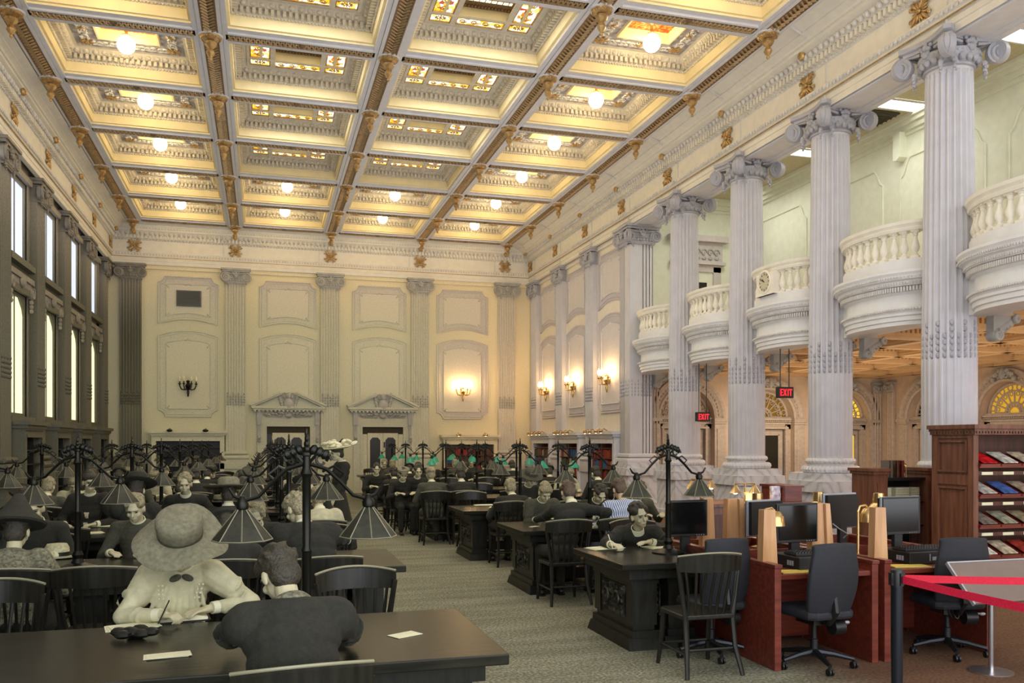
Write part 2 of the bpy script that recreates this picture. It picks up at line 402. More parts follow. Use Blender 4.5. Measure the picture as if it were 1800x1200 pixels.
def rosette_bm(b,c,r,n=10):
    for k in range(n):
        t=2*PI*k/n; b.ell((c[0]+math.cos(t)*r*.58,c[1]+math.sin(t)*r*.58,c[2]),(r*.42,r*.19,r*.14),7,4,Matrix.Rotation(t,3,'Z'))
    b.ell((c[0],c[1],c[2]-.01),(r*.3,r*.3,r*.25),8,5)
b=MB()
for s in (-1,1):
    for q in (-1,1): rosette_bm(b,(s*(CW/2-.51),q*(CD/2-.51),.455),.15)
    rosette_bm(b,(s*(CW/2-.51),0,.455),.10); rosette_bm(b,(0,s*(CD/2-.51),.455),.10)
me_ros=b.mesh('coffer_rosette',m_gold,38)
# skylight coffer top: grey came grid, stained panes, raised centre light
b=MB()
o1,o2=CW/2-.30,CD/2-.30
xs=[-o1,-o1+.44,o1-.44,o1]; ys=[-o2,-o2+.27,-o2+.34,o2-.34,o2-.27,o2]
b.sweep([ring(.30,.47),ring(.34,.46)],True)
me_cames=None
def bars(b):
    z0,z1=.45,.49
    for s in (-1,1):
        b.b2((s*(o1-.02)-.03,-o2,z0),(s*(o1-.02)+.03,o2,z1)); b.b2((-o1,s*(o2-.02)-.03,z0),(o1,s*(o2-.02)+.03,z1))
        b.b2((s*(o1-.50)-.05,-o2,z0),(s*(o1-.50)+.05,o2,z1)); b.b2((-o1,s*(o2-.36)-.04,z0),(o1,s*(o2-.36)+.04,z1))
bars(b); me_cames=b.mesh('skylight_frame',m_ceilgrey,0)
b=MB()
def pane(b,x0,x1,y0,y1,z): b.add([(x0,y0,z),(x1,y0,z),(x1,y1,z),(x0,y1,z)],[(0,3,2,1)])
for s in (-1,1):
    for q in (-1,1):
        x0,x1=sorted((s*(o1-.05),s*(o1-.45))); y0,y1=sorted((q*(o2-.05),q*(o2-.32))); pane(b,x0,x1,y0,y1,.475)
    x0,x1=sorted((s*(o1-.05),s*(o1-.45))); pane(b,x0,x1,-(o2-.40),o2-.40,.475)
    y0,y1=sorted((s*(o2-.05),s*(o2-.32))); pane(b,-(o1-.55),o1-.55,y0,y1,.475)
me_pane=b.mesh('stained_pane',m_stain,0,False)
b=MB()   # gilt edging and medallions on the panes
def frame2(b,x0,x1,y0,y1,z,r=.018): b.tube([(x0,y0,z),(x1,y0,z),(x1,y1,z),(x0,y1,z)],r,4,True)
for s in (-1,1):
    for q in (-1,1):
        x0,x1=sorted((s*(o1-.06),s*(o1-.44))); y0,y1=sorted((q*(o2-.06),q*(o2-.31))); frame2(b,x0,x1,y0,y1,.465)
        cx,cy=(x0+x1)/2,(y0+y1)/2
        for k in range(12):
            t=2*PI*k/12; b.ell((cx+math.cos(t)*.085,cy+math.sin(t)*.055,.467),(.035,.014,.008),6,4,Matrix.Rotation(t,3,'Z'))
        b.ell((cx,cy,.465),(.03,.03,.012),8,4)
    x0,x1=sorted((s*(o1-.06),s*(o1-.44))); frame2(b,x0,x1,-(o2-.41),o2-.41,.465)
    for k in range(3): curl(b,((x0+x1)/2,-.25+.25*k),.09,s,.475,.01)
    y0,y1=sorted((s*(o2-.06),s*(o2-.31))); frame2(b,-(o1-.56),o1-.56,y0,y1,.465)
    for k in range(4): curl(b,(-.33+.22*k,(y0+y1)/2),.07,s,.475,.01)
me_gilt=b.mesh('pane_tracery',m_gold,0)
def rect(i,j,z): return [(-i,-j,z),(i,-j,z),(i,j,z),(-i,j,z)]
b=MB(); b.sweep([rect(.76,.48,.45),rect(.70,.42,.45),rect(.70,.42,.64)],True); me_cbox=b.mesh('skylight_well',m_cream,0)
b=MB(); b.sweep([rect(.70,.42,.62),rect(.56,.29,.64),rect(.50,.24,.66)],True)
for k in range(20):
    for s in (-1,1): b.ell((-.6+k*.063,s*.36,.62),(.028,.04,.03),6,4)
for k in range(12):
    for s in (-1,1): b.ell((s*.63,-.33+k*.06,.62),(.04,.028,.03),6,4)
me_cgold=b.mesh('skylight_gilt_frame',m_goldband,30)
b=MB(); pane(b,-.5,.5,-.24,.24,.66); me_clight=b.mesh('skylight_pane',m_stainw,0,False)
b=MB()
for k in range(9): b.b2((-.45+k*.11-.006,-.24,.645),(-.45+k*.11+.006,.24,.66))
for y in (-.12,0,.12): b.b2((-.5,y-.006,.645),(.5,y+.006,.66))
me_clead=b.mesh('skylight_lead',mat('lead came',(120,104,60),.5),0)
lamp_cells=[]
for i in range(4):
    for j in range(-3,5):
        x,y=(XS[i]+XS[i+1])/2,(YR(j)+YR(j+1))/2
        lamp=i in (0,3) or j>=3
        cf=put(me_face,'coffer',ceiling,(x,y,ZC)); put(me_mould,'coffer_moulding',cf)
        if lamp:
            for nm,me in (('scroll_field',me_scroll),('scroll_relief',me_curl),('inner_box',me_box),('gold_red_panel',me_red),('coffer_rosette',me_ros)): put(me,nm,cf)
            lamp_cells.append((i,j,x,y))
        else:
            for nm,me in (('skylight_frame',me_cames),('stained_pane',me_pane),('pane_tracery',me_gilt),('skylight_well',me_cbox),('gilt_frame',me_cgold),('skylight_pane',me_clight),('skylight_lead',me_clead)): put(me,nm,cf)
# ---- globe lamps
g=empty('globe_lamp',label='x',cat='lamp',group='opal globe lamps in the ceiling coffers')
b=MB(); b.ell((0,0,-.33),.165,20,12); b.build('globe',m_globe,g)
b=MB(); b.lathe([(.03,-.17),(.075,-.165),(.08,-.14),(.03,-.12),(.022,.05),(.05,.09)],14); rosette_bm(b,(0,0,.07),.26,14); rosette_bm(b,(0,0,.04),.15,10); b.build('rosette_stem',m_gold,g)
P=Proto(g)
for i,j,x,y in lamp_cells:
    rw=5-j
    P.at((x,y,ZC+.55),0,f"lit opal globe lamp in the {['leftmost','second','third','rightmost'][i]} ceiling bay, {ORD[rw]} coffer from the end wall")
# ---- gilded pendants at the beam crossings
g=empty('ceiling_pendant',label='x',cat='pendant',group='gilded ceiling pendants')
b=MB(); b.lathe([(.02,-.03),(.205,-.03),(.225,0),(.2,.03)],24); b.build('collar',m_white,g)
def lob(t,r,z): return r*(1+.07*math.cos(8*t))
b=MB(); b.lathe([(0.005,-.46),(.025,-.44),(.03,-.42),(.018,-.40),(.05,-.36),(.075,-.31),(.05,-.26),(.03,-.235),(.07,-.21),(.105,-.16),(.10,-.12),(.055,-.10),(.14,-.075),(.175,-.05),(.185,-.03),(.12,-.02)],24,f=lob)
for k in range(20):
    t=2*PI*k/20; b.ell((.165*math.cos(t),.165*math.sin(t),-.06),.018,5,4)
b.build('finial',m_gold,g)
P=Proto(g)
for j in range(-1,6):
    for i in range(5):
        if j==-1 and i<3: continue
        P.at((XS[i],YR(j),ZC-.04),0,f"gilded ceiling pendant on {ORD[i+1]} long beam from left, {ORD[6-j]} crossing from end wall")
# ---- entablature
KL,KB,KR=.69,.34,1.0
def pth(o,z):
    l,k,r=(o*KL,o*KB,o*KR) if o>0 else (o,o,o)
    return [(XL+l,-4,z),(XL+l,YF-k,z),(XR-r,YF-k,z),(XR-r,-4,z)]
prof=[(-.10,7.75),(0,7.75),(0,7.86),(.02,7.87),(.02,7.98),(.045,8.0),(.045,8.04),(.09,8.12),(.09,8.14),(0,8.16),(0,8.54),(.03,8.56),(.05,8.58),(.05,8.70),(.13,8.71),(.19,8.82),(.23,8.83),(.31,8.86),(.31,8.91),(.36,8.92),(.38,8.95),(.46,8.99),(.50,9.0),(.50,9.03),(.60,9.06),(.70,9.10),(.74,9.10),(.74,9.13),(.84,9.15),(.86,9.15)]
b=MB(); b.sweep([pth(o,z) for o,z in prof])
trim=struct(b.build('trim_1',m_entab,smooth=25,fix=False))
b=MB(); b.b2((9.66,-4,7.75),(10.34,22.4,9.3)); b.b2((9.7,-4,7.72),(9.78,22.1,7.76)); b.b2((10.22,-4,7.72),(10.30,22.1,7.76)); b.b2((10.30,-4,7.70),(10.42,22.1,7.80)); b.build('architrave_beam',m_white,trim,0)
def along(step,fn,y0=5.):
    y=y0
    while y<YF-.15: fn(XL,y,(1,0),KL); fn(XR,y,(-1,0),KR); y+=step
    x=XL+.15
    while x<XR-.1: fn(x,YF,(0,-1),KB); x+=step
b=MB()
def fd(x,y,n,k):
    p=(x+n[0]*.08*k,y+n[1]*.08*k,8.645)
    b.box(p,(.13 if n[0] else .060,.060 if n[0] else .13,.11))
along(.115,fd); b.build('dentil_row',m_entab,trim,0)
b=MB()
def fe(x,y,n,k):
    b.ell((x+n[0]*.19*k,y+n[1]*.19*k,8.765),(.05,.05,.058),7,5)
along(.15,fe); b.build('egg_row',m_dent,trim)
b=MB()
def fl(x,y,n,k):
    q=(x+n[0]*.085*k,y+n[1]*.085*k,8.085); b.ell(q,(.02 if n[0] else .035,.035 if n[0] else .02,.045),5,4)
    q=(x+n[0]*.33*k,y+n[1]*.33*k,8.94); b.ell(q,(.03,.03,.03),5,4)
    q=(x+n[0]*.04*k,y+n[1]*.04*k,8.56); b.ell(q,(.025,.025,.022),5,4)
along(.095,fl); b.build('leaf_row',m_dent,trim)
b=MB(); b.tube(pth(.05,7.99),.014,6); b.build('gilded_bead',m_gold,trim)
b=MB()
for j in range(-2,6):
    for x,s in ((XR-.26,1),(XL+.2,-1)): b.ell((x,YR(j),8.80),(.06,.075,.085),8,6); b.ell((x-s*.05,YR(j),8.78),(.03,.04,.04),6,4)
for x in XS: b.ell((x,YF-.12,8.80),(.075,.05,.085),8,6)
b.build('gilded_lion_boss',m_gold,trim)
b=MB()
for j in range(-2,6):
    y=YR(j)-.36
    b.b2((XR-.015,y-.012,8.17),(XR+.01,y+.012,8.54)); b.b2((XR-.05,y-.012,7.76),(XR+.01,y+.012,8.0))
    b.tube([(XR-.40,y,8.96),(XR-.52,y,9.01),(XR-.62,y,9.05),(XR-.74,y,9.11)],.02,5)
for x in XS[1:]: b.b2((x-.40,YF-.015,8.17),(x-.376,YF+.01,8.54))
b.build('joint_line',m_dent,trim,0)
def frosette():
    b=MB()
    for k in range(4):
        t=PI/4+k*PI/2
        for dt,l,wd in ((0,.22,.032),(.40,.15,.020),(-.40,.15,.020)):
            b.ell((math.cos(t+dt)*l*.72,math.sin(t+dt)*l*.72,.03),(l*.5,wd,.028),8,5,Matrix.Rotation(t+dt,3,'Z'))
        for s in (-1,1):
            c=(math.cos(t+s*.35)*.215,math.sin(t+s*.35)*.215)
            b.tube([(c[0]+math.cos(q)*.035*(1-q/9),c[1]+math.sin(q)*.035*(1-q/9),.03) for q in [k2*.8 for k2 in range(9)]],.014,5)
        t2=k*PI/2; b.ell((math.cos(t2)*.10,math.sin(t2)*.10,.025),(.075,.016,.02),7,4,Matrix.Rotation(t2,3,'Z'))
    b.ell((0,0,.045),(.04,.04,.035),10,6); return b.mesh('rosette',m_gold)
me_fr=frosette()
def rosette(loc,rot,label,grp):
    o=bpy.data.objects.new('frieze_rosette',me_fr); C.objects.link(o); o.location=loc; o.rotation_euler=rot; tag(o,label,'ornament',grp); return o
for j in range(-2,6): rosette((XR,YR(j)+.18,8.36),(PI/2,0,-PI/2),f"gilded leaf ornament on the right frieze, {ORD[6-j]} from the end wall",'gilded frieze ornaments')
for i,x in enumerate(XS): rosette((x,YF,8.36),(PI/2,0,0),f"gilded leaf ornament on the end wall frieze, {ORD[i+1]} from the left",'gilded frieze ornaments')
for j in range(0,6): rosette((XL,YR(j)+.1,8.36),(PI/2,0,PI/2),f"gilded leaf ornament on the window wall frieze, {ORD[6-j]} from the end wall",'gilded frieze ornaments')
# ---- capitals, pilasters
def volute(b,c,ang,r,s,th=.07,eye=True):
    # disc facing direction ang (about z) with a raised spiral
    m=Matrix.Rotation(ang,3,'Z')@Matrix.Rotation(PI/2,3,'X')
    M=Matrix.Translation(c)@m.to_4x4()   # local z = outward
    T=b.T; b.T=T@M
    b.lathe([(r*.96,-th),(r,-th*.6),(r,0),(r*.9,.008)],20)
    pts=[];rs=[]
    for k in range(44):
        t=k*.30; q=r*.90*(1-t/14.2); pts.append((s*math.sin(t)*q,math.cos(t)*q,.018)); rs.append(.012+.024*q/r)
    b.tube(pts,rs,6)
    if eye: b.ell((0,0,.015),(r*.17,r*.17,.03),8,5)
    b.T=T
def flower(b,c,n,t):
    # little floral centrepiece: n outward, t lateral
    for dx,dz,rr in ((0,.05,.055),(-.06,.03,.04),(.06,.03,.04),(0,-.05,.06),(-.05,-.03,.035),(.05,-.03,.035),(0,.11,.035),(-.1,.075,.03),(.1,.075,.03)):
        b.ell((c[0]+t[0]*dx+n[0]*.02,c[1]+t[1]*dx+n[1]*.02,c[2]+dz),rr,7,5)
def pil_capital(wd,name='capital',mt=None):
    # faces -y; origin at wall line, z=0 at the neck
    b=MB(); h=wd/2
    b.b2((-h-.02,-.20,-.03),(h+.02,0,.0)); b.tube([(-h,-.2,.02),(h,-.2,.02)],.022,8)
    b.b2((-h,-.19,0),(h,0,.36))
    n=int(wd/.09)
    for k in range(n): b.ell((-h+(k+.5)*wd/n,-.2,.09),(.036,.04,.05),7,5)
    b.tube([(-h,-.21,.155),(h,-.21,.155)],.016,6)
    for s in (-1,1):
        volute(b,(s*(h+.02),-.235,.18),-s*.06,.165,s)
        b.tube([(s*(h+.02),-.235,.335),(s*h*.5,-.24,.30),(0,-.245,.29)],.022,6)
        for q in range(3): b.ell((s*(h-.06-.02*q),-.22,-.02-.045*q),.034-.006*q,6,4)
    flower(b,(0,-.235,.26),(0,-1),(1,0))
    b.b2((-h-.12,-.27,.36),(h+.12,0,.42)); b.b2((-h-.16,-.31,.42),(h+.16,0,.48))
    return b.mesh(name,mt or m_capold)
def pil_shaft(wd,z0,z1,dp=.15,nf=7,lo=3.06,mt=None):
    b=MB(); h=wd/2; fw=wd/(nf+.35); 
    def sec(depth):
        pts=[(-h,0),(-h,-dp)]
        for k in range(nf):
            a=-h+.175*fw+k*fw
            for q in range(7):
                t=q/6; pts.append((a+fw*(.1+.8*t),-dp+depth*math.sin(PI*t)))
        pts+=[(h,-dp),(h,0)]; return pts
    secs=[(z0,0),(z0+.04,.012),(lo,.012),(lo+.02,.045),(z1-.10,.045),(z1-.04,.03),(z1,0)]
    b.sweep([[(x,y,z) for x,y in sec(d)] for z,d in secs])
    b.b2((-h-.03,-dp-.03,z0-.10),(h+.03,0,z0)); 
    return b
def husks(b,xy,lo,n,r,nrm):
    for k in range(n): b.ell((xy[0]+nrm[0]*.005,xy[1]+nrm[1]*.005,lo+.05+k*.095),(r,r,.042),6,5)
def pil_husk(wd,dp,nf,lo):
    b=MB(); h=wd/2; fw=wd/(nf+.35)
    for k in range(nf): husks(b,(-h+.175*fw+(k+.5)*fw,-dp+.005),lo,5 if k%2==0 else 4,.028,(0,-1))
    return b
def make_pilaster(parent,loc,rz,wd,mts,zlo=3.06,nm='pilaster'):
    dp=.15
    p=pil_shaft(wd,1.50,7.27,dp).build(nm,mts[0],parent,30,loc,rz)
    pil_husk(wd,dp,7,zlo).build('husk_ornament',mts[1] if mts[1] is not m_caplad else mts[0],p)
    b=MB(); h=wd/2
    for z,r,o in ((1.44,.055,.06),(1.29,.075,.10)):
        for q,(x0,y0,x1,y1) in enumerate(((-h-o,-.02,-h-o,-dp-o),(-h-o,-dp-o,h+o,-dp-o),(h+o,-dp-o,h+o,-.02))): b.tube([(x0,y0,z),(x1,y1,z)],r,8)
        b.b2((-h-o,-dp-o,z-r),(h+o,0,z+r))
    b.b2((-h-.02,-dp-.02,1.36),(h+.02,0,1.40))
    b.build('base',mts[0],p)
    b=MB(); b.b2((-h-.15,-dp-.16,1.10),(h+.15,0,1.22)); b.b2((-h-.19,-dp-.19,.90),(h+.19,0,1.10)); b.b2((-h-.12,-dp-.13,.16),(h+.12,0,.90)); b.b2((-h-.18,-dp-.18,0),(h+.18,0,.16)); b.build('pedestal',mts[0],p,0)
    o=put(pil_capital(wd,'capital',mts[1]),'capital',p,(0,0,7.27)); return p
# ---- end wall
b=MB(); b.b2((-5.3,YB,0),(10.2,YB+.2,9.6)); wall_back=struct(b.build('wall_back',m_wall,smooth=0))
for x in (-4.22,-.88,2.30,5.51,8.78): make_pilaster(wall_back,(x,YB,0),0,.66,(m_pil,m_capold) if x>-4 else (m_leftpil,m_caplad))
b=MB(); b.b2((-5.0,YB-.06,7.62),(9.8,YB,7.76)); b.build('wall_band',m_wall,wall_back,0)
def arc_pts(x0,x1,z,rise,n=10):
    return [(x0+(x1-x0)*k/n, z+rise*(1-(2*k/n-1)**2)) for k in range(n+1)]
def panel_up(w_,z0,z1,nt,rise,inset=0):
    # notched upper corners, bottom edge bowed upward
    h=w_/2-inset; zt=z1-inset; zb=z0+inset
    def q(cx,cz,a0,a1): return [(cx+nt*math.cos(a),cz+nt*math.sin(a)) for a in [a0+(a1-a0)*k/5 for k in range(6)]]
    return arc_pts(-h,h,zb,rise)+q(h,zt,1.5*PI,PI)+q(-h,zt,0,-PI/2)
def panel_lo(w_,z0,z1,nt,rise,inset=0):
    h=w_/2-inset; zt=z1-inset; zb=z0+inset
    def q(cx,cz,a0,a1): return [(cx+nt*math.cos(a),cz+nt*math.sin(a)) for a in [a0+(a1-a0)*k/5 for k in range(6)]]
    return q(-h,zb,PI/2,0)+q(h,zb,PI,PI/2)+[(x,z) for x,z in reversed(arc_pts(-h,h,zt,rise))]
def wall_panel(parent,loc,rz,w_,mp,mf,mt):
    # upper and lower framed panels; local x along wall, -y into the room
    X=Matrix(((1,0,0,0),(0,0,-1,0),(0,1,0,0),(0,0,0,1)))   # poly(x,z) extruded toward -y
    out=[]
    for z0,z1,fn,rise,nt in ((5.80,7.40,panel_up,.18,.20),(2.68,5.40,panel_lo,.18,.0)):
        lo=fn is panel_lo
        A=fn(w_,z0,z1,.22 if lo else .2,rise); B=fn(w_-.5,z0+.26,z1-.25,.07,rise*.7)
        b=MB(); b.prism(A,0,.02,X); o=b.build('wall_panel',mp,parent,0,loc,rz)
        b=MB(); b.prism(B,.02,.03,X); b.build('panel_field',mf,o,0)
        b=MB(); b.tube([(x,-.022,z) for x,z in A],.026,6,True); b.tube([(x,-.026,z) for x,z in fn(w_,z0,z1,.2,rise,.07)],.012,5,True); b.build('panel_moulding',mp,o)
        b=MB(); b.tube([(x,-.035,z) for x,z in B],.016,6,True)
        h=w_/2-.25
        zt=(z1-.25)+(rise*.7 if lo else 0)
        for dx,dz,r in ((0,.03,.045),(-.07,.0,.03),(.07,.0,.03),(-.12,-.01,.022),(.12,-.01,.022)): b.ell((dx,-.04,zt+dz),(r,.025,r),7,5)
        for s in (-1,1):
            for z in (z0+.30,z1-.29):
                for q in range(3): b.ell((s*(h-.04*q),-.04,z+(.03*q if z<(z0+z1)/2 else -.03*q)),(.032,.022,.032),6,4)
        b.build('panel_crest',mt,o); out.append(o)
    return out
for x in (-2.42,.86,4.05,7.10): wall_panel(wall_back,(x,YB,0),0,1.90,m_panel,m_pfield,m_pil)
b=MB(); b.b2((-.40,-.05,-.27),(.40,0,.27))
for k in range(18): b.box((0,-.06,-.24+k*.028),(.74,.03,.010),rx=.5)
t=b.build('wall_vent',mat('slate grey vent',(112,112,108),.6),smooth=0,loc=(-2.40,YB-.03,6.68)); tag(t,'flat grey rectangular vent grille in the upper panel left on the end wall','vent')
# double doors with pediments
def big_door(idx,x):
    b=MB(); b.b2((-1.05,-.08,0),(-.75,0,2.42)); b.b2((.75,-.08,0),(1.05,0,2.42)); b.b2((-.7499,-.079,2.36),(.7499,0,2.42)); b.b2((-1.05,-.082,2.4201),(1.05,0,2.58)); b.b2((-.7299,-.109,2.36),(.7299,-.08,2.44)); b.b2((-.80,-.11,0),(-.73,-.08,2.4)); b.b2((.73,-.11,0),(.80,-.08,2.4))
    d=struct(b.build(f'door_{idx}',m_pil,smooth=0,loc=(x,YB,0)))
    b=MB(); b.b2((-1.0,-.07,2.58),(1.0,0,2.98)); b.build('door_frieze',m_panel,d,0)
    b=MB(); b.b2((-1.24,-.30,2.98),(1.24,0,3.06)); b.b2((-1.19,-.24,2.92),(1.19,0,2.98))
    for k in range(18): b.b2((-1.15+k*.135,-.26,2.87),(-1.09+k*.135,-.1,2.925))
    for s in (-1,1):
        an=math.atan2(.58,1.26); m=Matrix.Rotation(-s*an,4,'Y')
        T=b.T; b.T=Matrix.Translation((s*1.26,0,3.06))@Matrix.Rotation(s*an,4,'Y')
        ln=math.hypot(1.26,.58)*(.80); x0,x1=sorted((0,-s*ln))
        b.b2((x0,-.32,.0),(x1,0,.07)); b.b2((x0,-.26,-.06),(x1,0,0)); b.T=T
    b.prism([(-1.1,3.06),(1.1,3.06),(0,3.56)],0,.1,Matrix(((1,0,0,0),(0,0,-1,0),(0,1,0,0),(0,0,0,1))))
    b.build('pediment',m_pil,d,0)
    b=MB()   # cartouche with leaves
    b.ell((0,-.2,3.12),(.19,.12,.24),14,10)
    for s in (-1,1):
        for k in range(6): b.ell((s*(.2+.11*k),-.13,2.82+.02*(k%2)-.012*k),(.085,.05,.05),7,5,Matrix.Rotation(-s*.5,3,'Y'))
        for k in range(5): b.ell((s*(.18+.03*k),-.16,2.98+.11*k),(.06,.06,.09),7,5,Matrix.Rotation(s*.6,3,'Y'))
        b.tube([(s*.12+s*math.cos(q)*.12*(1-q/9),-.18,3.42+math.sin(q)*.12*(1-q/9)) for q in [k*.7 for k in range(10)]],.03,6)
        for k in range(9): b.tube([(s*(.1+.05*k),-.09,2.86-.02*k),(s*(.18+.07*k),-.12,2.74-.005*k),(s*(.26+.07*k),-.10,2.66+.012*k)],.016,5)
    b.ell((0,-.16,2.74),(.12,.08,.08),8,6); b.ell((0,-.2,3.42),(.1,.1,.12),8,6)
    b.build('cartouche',m_capold,d)
    b=MB()
    for s in (-1,1):
        b.b2((s*.98-.08,-.16,2.42),(s*.98+.08,0,2.92)); b.b2((s*.98-.05,-.12,1.98),(s*.98+.05,0,2.42))
        b.tube([(s*.98,-.14+.0,2.0+.0),(s*.98,-.2,1.95),(s*.98,-.16,1.88),(s*.98,-.1,1.92)],.05,8); b.ell((s*.98,-.15,1.86),(.07,.05,.06),8,5)
    b.build('console',m_capold,d)
    b=MB(); b.b2((-.73,-.035,2.05),(.73,-.005,2.36)); b.build('door_recess',m_brown,d,0)
    for s in (-1,1):
        b=MB(); x0,x1=(s*.0,s*.56)
        xa,xb=sorted((s*.005,s*.545))
        for a,c in ((xa,xa+.085),(xb-.085,xb)): b.b2((a,-.06,0),(c,-.02,2.14))
        b.b2((xa+.0851,-.055,0),(xb-.0851,-.02,.78)); b.b2((xa+.0851,-.055,1.98),(xb-.0851,-.02,2.14)); b.b2((xa+.16,-.065,.12),(xb-.16,-.054,.66))
        lf=b.build('door_leaf',m_pfield,d,0)
        b=MB(); b.b2((xa+.085,-.045,.78),(xb-.085,-.025,1.98)); b.build('door_glass',m_darkglass,lf,0)
        b=MB()
        for q in (xa+.085,xb-.085):
            qq=1 if q==xa+.085 else -1
            b.prism([(q,1.98),(q+qq*.09,1.98),(q,1.88)] if qq>0 else [(q,1.98),(q,1.88),(q-.09,1.98)],.02,.06,Matrix(((1,0,0,0),(0,0,-1,0),(0,1,0,0),(0,0,0,1))))
        b.build('corner_block',m_pfield,lf,0)
    b=MB()
    for s in (-1,1): b.b2((s*.645-.085,-.05,0),(s*.645+.085,-.021,2.1))
    b.build('side_light',m_darkglass if idx==1 else m_pfield,d,0)
    b=MB(); b.b2((.03,-.10,1.62),(.075,-.06,1.82)); b.b2((-.05,-.08,1.0),(-.02,-.06,1.15)); b.build('door_plate',m_black,d,0)
big_door(1,.87); big_door(2,4.16)
# ---- window wall (left)
WX=-5.05
wl=MB()
def wbox(y0,y1,z0,z1): wl.b2((WX-.40,y0,z0),(WX,y1,z1))
wbox(-4,YR(0)+.75,0,9.6); wbox(YR(5)-.75,31.4,0,9.6)
for j in range(0,5):
    yc=(YR(j)+YR(j+1))/2
    for a,c in ((YR(j)-.0,yc-.75),(yc+.75,YR(j+1))): wbox(a,c,0,9.6)
    wbox(yc-.75,yc+.75,0,2.35); wbox(yc-.75,yc+.75,5.02,5.72); wbox(yc-.75,yc+.75,7.5,9.6)
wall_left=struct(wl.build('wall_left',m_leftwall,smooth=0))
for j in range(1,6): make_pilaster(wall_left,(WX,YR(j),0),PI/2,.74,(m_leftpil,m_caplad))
wn=0
for j in range(1,5):
    yc=(YR(j)+YR(j+1))/2
    for z0,z1,mp,arch in ((5.72,7.5,m_day,False),(2.35,5.02,m_dayold,True)):
        wn+=1
        b=MB()
        for s in (-1,1): b.b2((-.10,s*.69,z0),(-.03,s*.75,z1))
        b.b2((-.099,-.6899,z0),(-.031,.6899,z0+.08)); b.b2((-.099,-.6899,z1-.08),(-.031,.6899,z1)); b.b2((-.098,-.02,z0+.0801),(-.05,.02,z1-.0801))
        if arch:
            for s in (-1,1):
                b.prism([(s*.75,z1),(s*.75,z1-.55),(s*.60,z1-.28),(s*.30,z1-.08)],-.095,-.028,Matrix(((0,0,1,0),(1,0,0,0),(0,1,0,0),(0,0,0,1))))
        wd=struct(b.build(f'window_{wn}',m_leftpil,smooth=0,loc=(WX,yc,0)))
        b=MB(); b.b2((-.085,-.72,z0+.05),(-.070,.72,z1-.05)); b.build('pane',mp,wd,0)
        b=MB()   # surround moulding
        for s in (-1,1): b.b2((-.02,s*.75,z0-.05),(.03,s*.87,z1+.1))
        b.b2((-.02,-.9,z1),(.09,.9,z1+.14)); b.b2((-.02,-.95,z0-.14),(.14,.95,z0)); b.build('surround',m_leftpil,wd,0)
    b=MB()   # scrolled ornament on the band between the two windows
    b.b2((WX,yc-.95,5.30),(WX+.12,yc+.95,5.42)); b.b2((WX,yc-.9,5.15),(WX+.08,yc+.9,5.30))
    for s in (-1,1):
        volute(b,(WX+.10,yc+s*.82,5.10),PI/2,.13,s); 
        for q in range(3): b.ell((WX+.08,yc+s*.82,4.92-.1*q),(.05,.07-.012*q,.06),6,4)
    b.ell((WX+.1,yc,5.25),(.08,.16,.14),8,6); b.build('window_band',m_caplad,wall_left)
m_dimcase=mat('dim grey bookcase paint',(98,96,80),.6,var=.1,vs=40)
# ---- bookcases
def bookcase(name,loc,rz,w_,pale,label,lamps=True,dark=True,ztop=2.12,grp=None,open_=False):
    # faces -y, back at y=0
    t=empty(name,loc,rz,label,'bookcase',grp); h=w_/2; d=.34; zo=ztop-.30
    b=MB()
    for s in (-1,1): b.b2((s*h,-d,0),(s*(h-.14),0,zo+.02))
    b.b2((-h,-d-.002,zo+.0201),(h,0,ztop-.1601)); b.b2((-h+.1401,-d+.004,0.),(h-.1401,0,.14)); b.b2((-h+.1402,-d+.003,zo-.03),(h-.1402,0,zo+.02)); b.b2((-h+.141,-.03,.141),(h-.141,0,zo-.031))
    b.build('case',pale,t,0)
    b=MB(); b.b2((-h-.05,-d-.06,ztop-.16),(h+.05,0,ztop-.09)); b.b2((-h-.09,-d-.12,ztop-.09),(h+.09,0,ztop)); b.b2((-h+.1,-d-.02,zo-.05),(h-.1,-d-.003,zo+.03))
    for k in range(int(w_/.075)): b.b2((-h+k*.075,-d-.045,ztop-.20),(-h+k*.075+.04,-d,ztop-.16))
    b.build('cornice',pale,t,0)
    b=MB(); b.b2((-h+.14,-.06,.14),(h-.14,-.03,zo)); b.build('back_panel',m_oldwood if dark else m_walnutd,t,0)
    zs=[.14+.30*k for k in range(int((zo-.14)/.30)+1)]
    for z in zs[1:]:
        b=MB(); b.b2((-h+.14,-d+.03,z-.025),(h-.14,-.05,z)); b.build('shelf',m_oldwood if dark else m_walnutd,t,0)
    b=MB(); b.b2((-.02,-d+.02,.14),(.02,-.05,zo)); b.build('divider',m_oldwood if dark else m_walnutd,t,0)
    if lamps:
        for s in (-.45,-.18,.18,.45) if (not dark and rz) else (-.35,.35):
            b=MB(); b.tube([(s*w_*.7,-d-.05,ztop+.01),(s*w_*.7,-d-.16,ztop+.07),(s*w_*.7,-d-.24,ztop+.02)],.016,6); b.ell((s*w_*.7,-d-.25,ztop+.0),(.10,.06,.05),8,6)
            lp=b.build('picture_light',m_brass if not dark else m_iron,t)
            if not dark: b=MB(); b.ell((s*w_*.7,-d-.25,ztop-.03),(.05,.03,.025),8,5); b.build('bulb',m_picbulb,lp)
    return t,zs,zo,h,d
BOOKCOL=[(150,48,40),(168,66,50),(120,40,36),(40,84,130),(58,110,160),(44,120,170),(60,90,66),(90,60,44),(200,190,170),(180,150,120),(70,70,90),(110,100,90),(190,180,150)]
m_books=[mat(f'book cloth {k}',c,.6) for k,c in enumerate(BOOKCOL)]+[mat('bright blue book cloth',(30,140,205),.55)]
